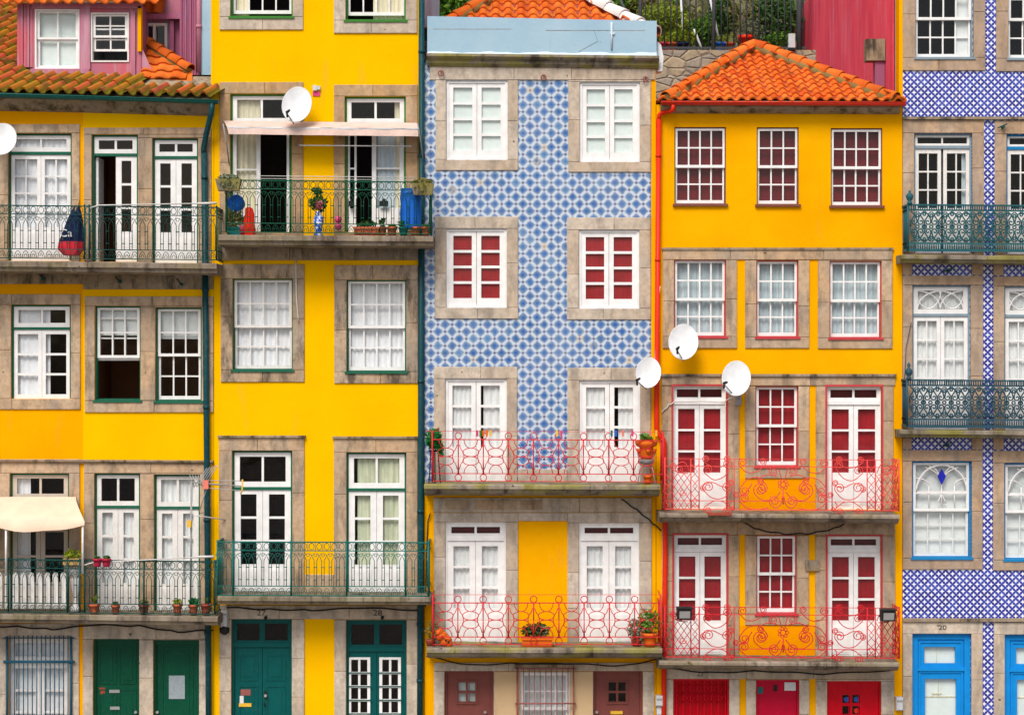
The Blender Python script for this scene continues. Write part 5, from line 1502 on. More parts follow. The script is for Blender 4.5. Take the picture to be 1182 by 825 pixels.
for r in z_e:
    a, b, c, d = r
    lt = [(a + 15, b + 16, c - 17, b + 35), (a + 16, b + 53, c - 16, b + 112)]
    dd = solid_door(h5, r, 'blue_door', lights=[lt[0]], fw=7, y=.09)
    # the leaf is cut again for the lower light
    for o in [o for o in dd.children if o.name.startswith('leaf')]: bpy.data.objects.remove(o)
    m = MB()
    for q in rects_minus((a + 7.2, b + 7.2, c - 7.2, d), lt): m.pbox(*q, .09, .14)
    m.build('leaf', 'blue_door', dd)
    m = MB()
    m.pbox(a + 7, b + 40, c - 7, b + 43.5, .05, .09); fr_box(m, a + 8.5, b + 9, c - 8.5, b + 40, 2, .07, .1); fr_box(m, a + 8.5, b + 44, c - 8.5, d, 2, .07, .1)
    m.build('moulding', 'blue_door', dd)
    curtain(dd, (a + 13, b + 14, c - 14, b + 114), 'mint', .17, name='blind')
    m = MB(); pane(m, lt[1], .12); m.build('glass', 'glass', dd)
    m = MB(); m.pbox(a + 15, b + 73.5, c - 16, b + 75, .16, .168); m.pbox(a + 30, b + 38 - 22, a + 30.7, b + 35, .16, .168); m.pbox(a + 32, b + 54, a + 32.7, b + 73, .16, .168); m.pbox(a + 25, b + 70, a + 36, b + 71.6, .155, .168); m.build('paper_joint', 'curtain_cream', dd)
text_mesh(h5, 'house_number', '20', 1087.5, 723.8, 5.5, -.031, 'numeral', 1.3)
s = slab(h5, 1040, 294, R5, 297, 9, 'slab_moss', depth=.48)
lace_rail(s, 1048, 236.5, R5 - 4, 238.5, 53, 'iron_blue', -.44)
m = MB(); m.lathe(P(1050, 236, -.44), [(.05, 0), (.05, .04), (.03, .06), (.06, .1), (.075, .16), (.05, .2), (.02, .22), (.03, .26)], 10); m.build('finial', 'iron_blue', s)
s = slab(h5, 1038.5, 496, R5, 499, 9, 'slab_moss', depth=.48)
lace_rail(s, 1047, 438.5, R5 - 4, 440.5, 54, 'iron_slate', -.44)
m = MB(); m.lathe(P(1049, 438, -.44), [(.05, 0), (.05, .04), (.03, .06), (.06, .1), (.075, .16), (.05, .2), (.02, .22), (.035, .28), (.01, .32)], 10); m.build('finial', 'iron_slate', s)
for u, v in ((1094, 313), (1093, 514), (1157, 147)):
    m = MB(); q = P(u, v, -.04); m.tube([q, q + Vector((0, -.1, 0))], .03, 8); m.tube([q + Vector((-.1, -.03, -.02)), q + Vector((.08, -.06, .06))], .012, 5)
    m.build('wall_hook', 'iron_dark', h5)
m = MB(); m.prism([(0, 0), (-.3, 0), (-.3, -.1), (-.1, -.3), (0, -.3)], X(L5), X(R5), Z(-125), Z(-125)); m.build('eave_cornice', 'granite_dark', h5)
tiled(h5, 'roof', P(1038, -136, -.4), ex, Vector((0, 1, .55)).normalized(), (0, 4.9), (0, 4.6), .25, .36, 'tile')
shell(h5, 1037.4, R5, -125, depth=13)
m = MB(); n = 150; prev = None; xs = X(1037.4) - .03
for i in range(n * 4 + 1):
    y = .32 + 12.6 * i / (n * 4); k = m.pts([(xs + .02 * math.sin(i * PI / 2), y, 6), (xs + .02 * math.sin(i * PI / 2), y, Z(-125))])
    if prev is not None: m.face((prev + 1, k + 1, k, prev), True)
    prev = k
m.build('side_cladding', 'pink_red', h5)
m = MB(); m.box(xs - .40, xs - .03, 1.0, 1.3, P(0, 70, 1.0).z, P(0, 45, 1.0).z); m.build('flue_box', 'granite_dark', h5)
m = MB(); m.box(xs - .22, xs - .03, 1.05, 1.25, P(0, 106, 1.1).z, P(0, 70.5, 1.1).z); m.build('flue_pipe', 'pink_purple', h5)

# ================================================================== behind the houses: terrace, fence, planting, red building
YB = 9.6
WT = P(800, 58, YB).z
m = MB(); m.box(-14, 18, YB, YB + .5, 0, WT)
tag(m.build('retaining_wall', 'rubble'), 'rough stone terrace wall behind the hipped orange roof', 'wall')
m = MB()
m.quad((-25, YB + .5, WT - .02), (30, YB + .5, WT - .02), (30, YB + 3.2, WT + .5), (-25, YB + 3.2, WT + .5)); m.quad((-25, YB + 3.2, WT + .5), (30, YB + 3.2, WT + .5), (30, YB + 10, WT + 9.5), (-25, YB + 10, WT + 9.5))
m.quad((-25, YB + 10, WT + 9.5), (30, YB + 10, WT + 9.5), (30, YB + 60, WT + 16), (-25, YB + 60, WT + 16))
structure('hillside', m, 'soil')

def leaves(m, c, r, n, size, rng, aspect=1.7, droop=0.0, shell_=0.35):
    """n small folded leaves through an uneven ellipsoid"""
    c = Vector(c)
    lob = [(Vector((rng.gauss(0, 1), rng.gauss(0, 1), rng.gauss(0, 1))).normalized(), rng.uniform(.55, 1.1)) for _ in range(7)]
    for _ in range(n):
        d = Vector((rng.gauss(0, 1), rng.gauss(0, 1), rng.gauss(0, 1))).normalized()
        k = max(lob, key=lambda q: q[0].dot(d)); rad = (rng.random() ** shell_) * (0.55 + 0.45 * k[1])
        p = c + Vector((d.x * r[0], d.y * r[1], d.z * r[2])) * rad
        s = size * rng.uniform(.6, 1.3)
        t = Vector((rng.gauss(0, 1), rng.gauss(0, 1), rng.gauss(0, .7) - droop)).normalized(); w = t.cross(Vector((rng.gauss(0, 1), rng.gauss(0, 1), rng.gauss(0, 1)))).normalized()
        nn = t.cross(w)
        k0 = m.pts([p - t * s * aspect * .5, p + w * s * .4 + nn * s * .12, p + t * s * aspect * .5, p - w * s * .4 + nn * s * .12])
        m.face((k0, k0 + 1, k0 + 2)); m.face((k0, k0 + 2, k0 + 3))

def blades(m, c, n, h, spread, w, rng):
    """arching strap leaves from one point"""
    c = Vector(c)
    for _ in range(n):
        a = rng.uniform(0, 2 * PI); sp = spread * rng.uniform(.3, 1.1); hh = h * rng.uniform(.6, 1.1)
        d = Vector((math.cos(a), math.sin(a), 0)); sd = Vector((-d.y, d.x, 0)); pr = None
        for i in range(5):
            t = i / 4; q = c + d * (sp * t ** 1.6) + Vector((0, 0, hh * (t - .35 * t * t)))
            ww = w * (1 - t) + .002; k = m.pts([q - sd * ww, q + sd * ww])
            if pr is not None: m.face((pr, pr + 1, k + 1, k))
            pr = k

rg = random.Random(21)
m = MB()
for _ in range(15000):
    x = rg.uniform(-13, 15); t = rg.random(); y = YB + 3.0 + 7.5 * t; z = WT + .5 + 9.5 * t + rg.uniform(-.1, .5)
    cl = math.sin(x * 1.7 + t * 5) + math.sin(x * .6 - t * 9 + 1)
    if cl < -1.1: continue
    leaves(m, (x, y - .2 - .25 * max(0, cl), z), (.14, .14, .14), 1, .12 + .03 * max(0, cl), rg)
tag(m.build('hillside_plants', 'leaf_dry'), 'tangle of dry and green plants on the slope', 'plants', kind='stuff')
m = MB()
for _ in range(9000):
    x = rg.uniform(-9, 13); t = rg.random(); y = YB + 2.8 + 6.8 * t; z = WT + .45 + 9.0 * t
    cl = math.sin(x * 1.3 + t * 8 + 2) + math.sin(x * .9 - t * 6)
    if cl < 0.1: continue
    leaves(m, (x, y - .3 * cl, z + .2), (.16, .16, .2), 1, .15, rg)
tag(m.build('hillside_ivy', 'leaf'), 'green ivy clumps on the slope', 'ivy', kind='stuff')
m = MB()
for _ in range(6000):
    x = rg.uniform(-4, 1.6); y = YB + rg.uniform(.8, 3.5); z = WT + .1
    blades(m, (x, y, z - .2 + (y - YB) * .35), 1, rg.uniform(.3, .8), .25, .018, rg)
tag(m.build('terrace_grass', 'leaf'), 'long green grass behind the pale blue parapet', 'grass', kind='stuff')

def shrub(px, py, yo, r, n, size, mat, label, stems=4, group=None, cat='shrub'):
    c = P(px, py, YB + yo); base = Vector((c.x, c.y, WT - .02))
    t = empty('shrub', base, label, cat, group)
    m = MB(); rr = random.Random(int(px)); 
    for i in range(stems):
        e = c + Vector((rr.uniform(-.6, .6) * r[0], rr.uniform(-.4, .4) * r[1], rr.uniform(-.2, .6) * r[2]))
        m.tube([base + Vector((rr.uniform(-.05, .05), 0, 0)), base.lerp(e, .5) + Vector((rr.uniform(-.1, .1), 0, 0)), e], .025, 5, r2=.008)
    m.build('stem', 'twig', t)
    m = MB(); leaves(m, c, r, n, size, rr); m.build('foliage', mat, t)
    return t
shrub(512, 2, 1.2, (.75, .5, .8), 1300, .11, 'leaf', 'bushy green growth at the left end of the pale blue parapet')
shrub(712, 2, 2.6, (.7, .6, .7), 900, .13, 'leaf', 'bright green bush at the roof ridge of the narrow tiled house')
shrub(765, 26, 1.0, (.75, .5, .50), 1300, .085, 'leaf_lime', 'yellow-green bush behind the fence next to the blue parapet')
shrub(783, 44, .75, (.5, .3, .26), 700, .07, 'leaf_lime', 'low lime green plant along the fence foot')
shrub(812, 38, 1.0, (.5, .4, .45), 700, .09, 'leaf', 'leafy green bush left of the leaning fence post')
shrub(833, 22, 1.8, (.5, .4, .7), 700, .10, 'leaf_dark', 'dark green shrub behind the leaning fence post')
shrub(858, 20, 1.4, (.45, .4, .8), 380, .07, 'leaf_dry', 'dry twiggy shrub in the middle of the fence', 12)
shrub(868, 38, .9, (.35, .3, .38), 520, .06, 'leaf_gray', 'grey-green shrub above the apex of the hipped roof')
shrub(896, 24, 1.6, (.7, .5, .75), 1100, .10, 'leaf_dark', 'dense dark shrub near the red corrugated building')
shrub(900, 46, .8, (.5, .3, .22), 500, .07, 'leaf', 'low green plant near the red corrugated building')
shrub(740, 14, 2.4, (.55, .4, .6), 600, .10, 'leaf_dry', 'brownish bush behind the right end of the blue parapet')

fo = empty('iron_fence', (P(800, 58, YB).x, YB + .2, WT), 'grey iron bar fence on top of the stone terrace wall', 'fence')
m = MB(); u = 745
while u < 932:
    a = P(u, 57, YB + .2); m.tube([(a.x, a.y, WT), (a.x, a.y, WT + 2.4)], .02, 5); u += 7.3
m.build('fence_bar', 'iron_fence', fo)
for dz in (.06, 2.2):
    m = MB(); m.box(P(742, 0, YB).x, P(932, 0, YB).x, YB + .18, YB + .22, WT + dz, WT + dz + .05); m.build('fence_rail', 'iron_fence', fo)
for u, r in ((738, .05), (823, .055), (922, .07)):
    m = MB(); a = P(u, 57, YB + .2); m.tube([(a.x, a.y, WT - .45), (a.x + .05, a.y, WT + 2.6)], r, 6); m.build('fence_post', 'iron_fence', fo)
m = MB(); a, b = P(716, 0, YB + .2), P(728, 26, YB + .2); m.tube([a, b], .035, 6); m.build('fence_brace', 'iron_fence', fo)
for (u0, v0, u1, v1, lb) in ((786, 0, 789, 42, 'upright white garden stake left of the leaning fence post'), (801, 34, 812, 54, 'slanting white garden stake low behind the fence'), (819, -4, 832, 48, 'tall white stake beside the leaning fence post')):
    m = MB(); m.tube([P(u1, v1 + 8, YB + .7), P(u0, v0, YB + .7)], .03, 6); tag(m.build('garden_stake', 'white'), lb, 'stake', 'white garden stakes')

def pot(px, z0, y, r, h, mat, label, plant=None, group=None, name='flower_pot', cat='flower pot', hang=None, seed=None):
    k = (D + y) / D; c = Vector((X(px) * k, y, z0))
    t = empty(name, c, label, cat, group)
    m = MB()
    m.lathe(c, [(r * .70, 0), (r * .78, h * .3), (r * .92, h * .78), (r * 1.05, h * .78), (r * 1.07, h), (r * .94, h), (r * .9, h * .86)], 16)
    m.build('pot', mat, t)
    m = MB(); m.lathe(c + Vector((0, 0, h * .80)), [(r * .9, 0), (r * .5, h * .06)], 12); m.build('soil', 'soil', t)
    rr = random.Random(seed or int(px * 7))
    if plant:
        kind, hh, ww, n, lm = plant
        m = MB(); top = c + Vector((0, 0, h))
        if kind == 'blades': blades(m, top, n, hh, ww, .012, rr)
        else: leaves(m, top + Vector((0, 0, hh * .5)), (ww, ww * .8, hh * .6), n, .045, rr)
        m.build('plant', lm, t)
    return t
PG = 'terrace pots behind the fence'
for u, mt, lb in ((766, 'crimson', 'red pot at the fence foot beside the blue parapet'), (775, 'terracotta', 'terracotta pot between two pots at the fence foot'), (788, 'navy', 'dark blue pot under the lime green plant'), (842, 'terracotta', 'small terracotta pot right of the leaning fence post'), (832, 'plastic_blue', 'blue pot at the leaning fence post')):
    pot(u, WT, YB + .5, .14, .26, mt, lb, ('leaves', .2, .16, 70, 'leaf_lime'), PG)
pot(861, WT, YB + .45, .19, .42, 'plastic_red', 'large orange-red pot above the apex of the hipped roof', None, PG)
c = P(913, 50, YB - .2); t = empty('service_box', (c.x, YB - .05, WT - .35), 'white box on the fence beside the red building', 'box')
m = MB(); a, b = P(909.5, 56, YB), P(917, 40, YB); m.box(a.x, b.x, YB - .12, YB - .005, a.z, b.z); m.build('case', 'box', t)
m = MB(); m.box(a.x - .01, b.x + .01, YB - .14, YB - .005, a.z - .07, a.z - .03); m.build('shelf', 'dark', t)

# ================================================================== satellite dishes
def sat(px, py, rx, ry, y, label, feed, base, wallpt, tilt=8):
    c = P(px, py, y); k = (D + y) / D
    t = empty('satellite_dish', P(wallpt[0], wallpt[1], 0), label, 'satellite dish', 'white satellite dishes')
    m = MB(); A, B = rx / S * k, ry / S * k; n = 40; rings = (1.0, .985, .8, .55, .28, 0.02)
    yaw = R(20); ct, st = math.cos(R(tilt)), math.sin(R(tilt))
    def pt(f, an, dy):
        u, v = f * A * math.cos(an), f * B * math.sin(an)
        u, v = u * ct + v * st, -u * st + v * ct
        depth = .06 * (1 - f * f)
        return c + Vector((u, -u * math.tan(yaw) * -1 * .6 + depth + dy + v * .28, v))
    for dy, rs, flip in ((0, rings, False), (.02, (1.012, .8, .5, .02), True)):
        ids = []
        for f in rs: ids.append(m.pts([pt(f, 2 * PI * i / n, dy) for i in range(n)]))
        for a, b in zip(ids, ids[1:]):
            for i in range(n):
                j = (i + 1) % n; q = (a + i, a + j, b + j, b + i); m.face(q[::-1] if flip else q, True)
        if not flip: first = ids[0]
        else:
            for i in range(n): m.face((first + i, ids[0] + i, ids[0] + (i + 1) % n, first + (i + 1) % n))
        m.face([ids[-1] + i for i in range(n)])
    m.build('reflector', 'dish', t)
    f = P(*feed, y - .28); b = P(*base, y - .02)
    m = MB(); m.tube([b, f + Vector((0, 0, -.01))], .012, 6); m.build('arm', 'metal', t)
    m = MB(); m.tube([f, f + (c - f).normalized() * .10], .03, 8, r2=.022); m.tube([f + Vector((0, 0, .0)), f + Vector((.01, .03, -.09))], .02, 6); m.build('feed_horn', 'dark', t)
    w = P(*wallpt, 0)
    m = MB(); m.tube([c + Vector((0, .14, 0)), Vector((w.x, y + .2, w.z + .05)), w + Vector((0, -.02, .05))], .024, 7); m.box(w.x - .06, w.x + .06, -.05, 0.0, w.z - .09, w.z + .12); m.build('bracket', 'metal', t)
sat(342.5, 120.5, 16.6, 21.3, -.5, 'white dish above the pale retracted awning', (331, 130), (339, 143), (346, 138), 10)
sat(789, 394.5, 17.4, 20.5, -.45, 'white dish overlapping the corner of a net-curtained window', (781.5, 403), (789, 417), (795, 400), 8)
sat(748.5, 430, 14.7, 17.6, -.4, 'smallest white dish, mounted over the door at the blue tiles', (735, 439), (746, 449), (752, 432), 12)
sat(850, 436.5, 17.0, 20.2, -.45, 'white dish hanging above the left red-framed balcony door', (835.5, 442.5), (848, 457), (852, 462), 12)
sat(2, 160.5, 16, 18.8, -.4, 'white dish cut by the left edge of the photo', (-8, 170), (0, 178), (-2, 170), 6)

# ================================================================== awnings
t = empty('awning', (X(40), 0, Z(573)), 'cream canvas awning let down over the lower left balcony', 'awning', 'canvas awnings')
m = MB(); ny, nx = 7, 26; ids = []
for j in range(ny + 1):
    f = j / ny; row = []
    for i in range(nx + 1):
        g = i / nx; x0 = X(-160) + (X(88) - X(-160)) * g; xe = P(-160, 0, -.95).x + (P(97.5, 0, -.95).x - P(-160, 0, -.95).x) * g
        y = -.02 - .93 * f; sag = .035 * math.sin(PI * f) - .02 * math.sin(g * 21) * f
        zf = P(0, 600 + 0.5 * math.sin(g * 9), -.95).z; z = Z(573) + (zf - Z(573)) * f + sag
        row.append((x0 + (xe - x0) * f ** 1.3, y, z))
    ids.append(m.pts(row))
val = [(P(-160, 0, -.95).x + (P(97.5, 0, -.95).x - P(-160, 0, -.95).x) * i / nx, -.955 + .012 * math.sin(i * 1.3), P(0, 606 + 7.5 * math.sin(PI * min(1, (nx - i) / 12)) + .8 * math.sin(i * 1.1), -.95).z) for i in range(nx + 1)]
ids.append(m.pts(val))
for a, b in zip(ids, ids[1:]):
    for i in range(nx): m.face((b + i, b + i + 1, a + i + 1, a + i), True)
m.build('canopy', 'awning', t)
for u, v0, v1, mt in ((7, 610, 652, 'white'), (95.5, 602, 650, 'white')):
    m = MB(); m.tube([P(u, v0, -.92), P(u, v1 + 12, -.72)], .022, 8); m.build('pole', mt, t)
t = empty('awning', (X(370), 0, Z(141)), 'narrow faded pink awning rolled up above two doors', 'awning', 'canvas awnings')
m = MB(); a0, a1, b0, b1, c0, c1 = P(258, 139.5, -.03), P(481, 142, -.03), P(262, 146.5, -.42), P(482.5, 148.5, -.42), P(264, 155, -.44), P(483, 157.5, -.44)
n = 24
for i in range(n):
    for (p0, p1, q0, q1) in ((b0, b1, a0, a1), (c0, c1, b0, b1)):
        f, g = i / n, (i + 1) / n; wv = lambda t_: Vector((0, .012 * math.sin(t_ * 33), 0))
        m.quad(p0.lerp(p1, f) + wv(f), p0.lerp(p1, g) + wv(g), q0.lerp(q1, g), q0.lerp(q1, f))
m.build('canopy', 'awning_pink', t)
m = MB(); m.tube([b0 + Vector((0, .02, -.02)), b1 + Vector((0, .02, -.02))], .028, 8); m.build('front_bar', 'box', t)
for u in (257.5, 482):
    m = MB(); m.tube([P(u, 143, -.40), P(u + 4, 165, -.3), P(u + 7, 190, -.05)], .014, 6); m.build('arm', 'metal', t)

# ================================================================== things on the balconies
ZB1L = P(0, 709.5, -.78).z; ZB1U = P(0, 302, -.78).z; ZB2U = P(0, 271.7, -.78).z; ZB3U = P(0, 559, -.78).z; ZB3L = P(0, 747.7, -.78).z; ZB4L = P(0, 763, -.78).z
g1 = 'flower pots on the lower left balcony'
pot(109, ZB1L, -.62, .105, .19, 'terracotta', 'terracotta pot with a spiky plant by the dark balcony post', ('blades', .28, .16, 26, 'leaf_lime'), g1)
pot(133.5, ZB1L, -.62, .085, .17, 'terracotta', 'small terracotta pot with a short dark plant, second from the dark post', ('leaves', .06, .07, 40, 'leaf_dark'), g1)
pot(166, ZB1L, -.60, .10, .18, 'terra_dark', 'dark terracotta pot with withered leaves between the two white doors', ('leaves', .09, .10, 50, 'leaf_dry'), g1)
pot(205, ZB1L, -.62, .095, .19, 'terracotta', 'terracotta pot with a pale green tuft before the right door', ('leaves', .10, .10, 80, 'leaf_lime'), g1)
pot(223.5, ZB1L, -.62, .095, .18, 'terracotta', 'terracotta pot with a bright green plant near the drainpipe', ('leaves', .12, .11, 110, 'leaf_bright'), g1)
pot(237.5, ZB1L, -.62, .10, .19, 'terra_dark', 'faded pot with a drooping plant at the right end of the balcony', ('blades', .18, .12, 16, 'leaf'), g1)
for u, lb in ((112.5, 'left of two red pots hung on the balcony rail'), (123, 'right of two red pots hung on the balcony rail')):
    pot(u, P(0, 653.5, -.76).z, -.78, .085, .15, 'crimson', lb, ('leaves', .05, .06, 30, 'leaf_dark'), 'red pots hung on the rail')
c = P(84, 650, -.62); t = empty('planter', c, 'wooden trough of yellow-green plants on the balcony rail', 'planter')
m = MB(); m.box(c.x - .17, c.x + .17, c.y - .08, c.y + .08, c.z - .02, c.z + .10); m.build('trough', 'wood', t)
m = MB(); leaves(m, c + Vector((0, 0, .17)), (.17, .1, .10), 150, .045, rg); m.build('plant', 'leaf_lime', t)

# folded parasol with printed letters leaning behind the upper left rail
a, b = P(92, 236, -.5), P(81, 298, -.45)
t = empty('folded_parasol', P(82, 301, -.45), 'folded navy parasol with a red hem leaning behind the balcony rail', 'parasol')
m = MB(); ids = []
prof = [(89, 237, 2), (88, 243, 5), (86.5, 255, 8.5), (84.5, 268, 11), (82.5, 279, 13.2), (82, 286, 14), (82, 289, 13), (83, 295, 8)]
for u, v, w in prof:
    c = P(u, v, -.52); row = []
    for i in range(24): an = 2 * PI * i / 24; f = 1 + .10 * math.cos(an * 6); row.append(c + Vector((w / S * f * math.cos(an), .10 * min(1, w / 9) * f * math.sin(an), 0)))
    ids.append(m.pts(row))
for q, (a, b) in enumerate(zip(ids, ids[1:])):
    m.cur = 1 if q >= 4 else 0
    for i in range(24): m.face((a + i, b + i, b + (i + 1) % 24, a + (i + 1) % 24), True)
m.build('canopy', ['navy', 'red_cloth'], t)
m = MB(); m.tube([P(91, 230, -.52), P(90, 238, -.52)], .02, 6); m.tube([P(82, 294, -.52), P(81, 300.5, -.5)], .018, 6); m.build('pole', 'wood', t)
text_mesh(t, 'lettering', 'Ca', 85.5, 272, 9, -.66, 'white', 1.05)
m = MB(); m.tube([P(91, 233, -.56), P(72, 279, -.56)], .018, 6); tag(m.build('broom_handle', 'wood'), 'tan wooden stick leaning beside the folded parasol', 'stick')
for (u0, v0, u1, v1, lb) in ((104, 240, 250, 234.5, 'thin pale drying pole along the upper left balcony rail'), (97, 652, 247, 642, 'thin pale drying pole along the lower left balcony rail')):
    m = MB(); m.tube([P(u0, v0, -.74), P(u0 + 10, v0 - 3, -.74), P(u1, v1, -.74)], .012, 6); m.tube([P(u1 - 22, v1 + .5, -.74), P(u1, v1, -.74)], .024, 6); tag(m.build('drying_pole', 'white_wire'), lb, 'pole', 'drying poles')

# upper green balcony
g2 = 'pots along the upper green balcony'
for u, r, lb, pl in ((441.5, .075, 'small terracotta pot with a leafy stem on the upper green balcony', ('leaves', .16, .06, 60, 'leaf_dark')), (452.5, .10, 'wide terracotta pot before the white door leaf', ('leaves', .05, .08, 40, 'leaf')),
                     (466, .09, 'dark teal pot with a green tuft before the blue sheet', ('leaves', .12, .12, 90, 'leaf_bright')), (480, .095, 'terracotta pot beneath the blue sheet', ('leaves', .04, .06, 25, 'leaf_dark')), (491.5, .09, 'terracotta pot at the right end of the upper green balcony', ('leaves', .05, .06, 30, 'leaf'))):
    pot(u, ZB2U, -.6, r, .17, 'terracotta' if 'teal' not in lb else 'teal_plastic', lb, pl, g2)
c = P(424, 268, -.6); t = empty('planter', (c.x, -.6, ZB2U), 'long terracotta trough before the dark open doorway', 'planter')
m = MB(); m.box(c.x - .24, c.x + .22, -.68, -.52, ZB2U, ZB2U + .16); m.box(c.x - .26, c.x + .24, -.70, -.50, ZB2U + .13, ZB2U + .17); m.build('trough', 'terracotta', t)
m = MB(); leaves(m, Vector((c.x, -.6, ZB2U + .22)), (.2, .08, .07), 120, .045, rg); m.build('plant', 'leaf_dark', t)
def hang_planter(px, py, w, d, lb, lm, n):
    c = P(px, py, -.82); t = empty('hanging_planter', c, lb, 'planter', 'mossy troughs hung on the rail')
    m = MB(); k = m.pts([c + Vector(v) for v in ((-w * .4, -.08, -d), (w * .4, -.08, -d), (w * .4, .08, -d), (-w * .4, .08, -d), (-w / 2, -.12, 0), (w / 2, -.12, 0), (w / 2, .12, 0), (-w / 2, .12, 0))])
    for q in ((0, 1, 5, 4), (1, 2, 6, 5), (2, 3, 7, 6), (3, 0, 4, 7), (3, 2, 1, 0)): m.face([k + i for i in q])
    m.build('trough', 'slab_moss', t)
    m = MB(); leaves(m, c + Vector((0, 0, .03)), (w * .5, .14, .07), n, .05, rg); leaves(m, c + Vector((0, -.08, -d * .4)), (w * .45, .08, d * .5), n // 2, .04, rg); m.build('plant', lm, t)
hang_planter(264, 207, .48, .22, 'mossy trough of trailing plants at the left end of the green rail', 'leaf_gray', 260)
hang_planter(488, 212, .42, .22, 'mossy trough with sparse plants at the right end of the green rail', 'leaf_dry', 160)
c = P(273, 233, -.55); t = empty('washing_bowl', c, 'bright blue plastic bowl propped behind the green rail', 'bowl')
m = MB(); ids = []; ax = Vector((.35, -1, .55)).normalized(); ux = Vector((1, .35, 0)).normalized(); uy = ax.cross(ux)
for r_, dd_ in ((.17, .0), (.175, .01), (.165, .02), (.13, .11), (.125, .115), (.01, .115)): ids.append(m.pts([c + ux * (r_ * math.cos(2 * PI * i / 24)) + uy * (r_ * math.sin(2 * PI * i / 24)) - (-ax) * (dd_ - .06) for i in range(24)]))
for a, b in zip(ids, ids[1:]):
    for i in range(24): m.face((a + i, a + (i + 1) % 24, b + (i + 1) % 24, b + i), True)
m.face([ids[-1] + i for i in range(24)]); m.build('bowl', 'plastic_blue', t)
c = P(273, 267, -.45); t = empty('plant_crate', (c.x, -.45, ZB2U), 'teal crate of dark foliage under the blue bowl', 'crate')
m = MB(); z0 = ZB2U; m.box(c.x - .16, c.x + .16, -.56, -.34, z0, z0 + .16); m.box(c.x - .175, c.x + .175, -.575, -.325, z0 + .14, z0 + .17); m.build('crate', 'teal_plastic', t)
m = MB(); leaves(m, Vector((c.x - .02, -.45, z0 + .34)), (.2, .12, .2), 300, .05, rg); m.build('plant', 'leaf_dry', t)
c = P(288, 267, -.55); t = empty('laundry_bag', (c.x, -.55, ZB2U), 'bright red upright bag beside the blue bowl', 'bag')
m = MB(); k = []
for v, w in ((0, .10), (.12, .11), (.28, .10), (.42, .085), (.52, .07), (.55, .03)): k.append(m.pts([(c.x + .01 * math.sin(v * 20) + w * math.cos(2 * PI * i / 14) * (1 + .08 * math.sin(i * 2)), -.55 + w * .55 * math.sin(2 * PI * i / 14), ZB2U + v) for i in range(14)]))
for a, b in zip(k, k[1:]):
    for i in range(14): m.face((a + i, a + (i + 1) % 14, b + (i + 1) % 14, b + i), True)
m.build('bag', 'plastic_red', t)
m = MB(); m.lathe((c.x - .13, -.5, ZB2U), [(.07, 0), (.09, .1), (.085, .17), (.05, .2)], 12); tag(m.build('bucket', 'crimson'), 'small crimson bucket beside the red bag', 'bucket')
c = P(367.5, 267, -.62); t = empty('vase', (c.x, -.62, ZB2U), 'blue and white vase of pink flowers on the green balcony', 'vase')
vm = M('blue_white_ceramic', .2, .5); vm.out(vm.mix(vm.noise(14, 2).ramp(.5, .56), (.03, .09, .5), (.6, .66, .8)))
m = MB(); m.lathe((c.x, -.62, ZB2U), [(.09, 0), (.09, .03), (.06, .07), (.075, .16), (.10, .26), (.085, .36), (.05, .42), (.075, .46)], 18); m.build('body', vm.m, t)
m = MB(); leaves(m, (c.x, -.62, ZB2U + .62), (.20, .12, .17), 260, .055, rg); leaves(m, (c.x - .02, -.62, ZB2U + .83), (.11, .08, .1), 90, .05, rg); m.build('leaves', 'leaf_dark', t)
m = MB(); leaves(m, (c.x + .02, -.70, ZB2U + .58), (.10, .05, .10), 110, .05, rg, 1.1); m.build('flowers', 'flower_pink', t)
c = P(390.5, 267, -.6); t = empty('pink_ornament', (c.x, -.6, ZB2U + .08), 'pink two-lobed ornament hung low on the green rail', 'ornament')
for dz in (.05, .18): 
    m = MB(); m.lathe((c.x, -.6, ZB2U + .06 + dz), [(.01, 0), (.05, .02), (.07, .07), (.05, .12), (.01, .14)], 14); m.build('lobe', 'pink', t)
a, b = P(461.5, 262, -.55), P(486.5, 218, -.55); t = empty('blue_sheet', ((a.x + b.x) / 2, -.55, ZB2U), 'bright blue plastic sheet wrapped round a tall bundle on the balcony', 'sheet')
m = MB(); k = []; xm = (a.x + b.x) / 2; hw = (b.x - a.x) / 2
for j in range(9):
    f = j / 8; z = a.z - .03 + (b.z - a.z + .03) * f
    k.append(m.pts([(xm + (hw + .012 * math.sin(j * 2 + i)) * math.cos(2 * PI * i / 28) * (1 - .06 * f * f), -.50 + (.16 + .014 * math.sin(i * 3 + j * .7)) * math.sin(2 * PI * i / 28), z + .02 * math.sin(i * .9) * f) for i in range(28)]))
for p, q in zip(k, k[1:]):
    for i in range(28): m.face((p + i, p + (i + 1) % 28, q + (i + 1) % 28, q + i), True)
m.face([k[-1] + i for i in range(28)]); m.build('cover', 'plastic_blue', t)
m = MB(); m.tube([P(288, 203, -.72), P(390, 204, -.72), P(480, 205, -.72)], .006, 4); m.tube([P(288, 206, -.72), P(480, 208, -.72)], .005, 4); tag(m.build('clothes_line', 'white_wire'), 'empty clothes lines strung above the upper green rail', 'clothes line')
m = MB(); m.tube([P(347, 168, -.3), P(474, 169, -.3)], .012, 6); m.tube([P(347, 168, -.3), P(342, 167, 0)], .015, 6); m.tube([P(474, 169, -.3), P(475, 168, 0)], .015, 6); tag(m.build('curtain_rod', 'wire'), 'thin metal rod between the doors under the rolled awning', 'rod')
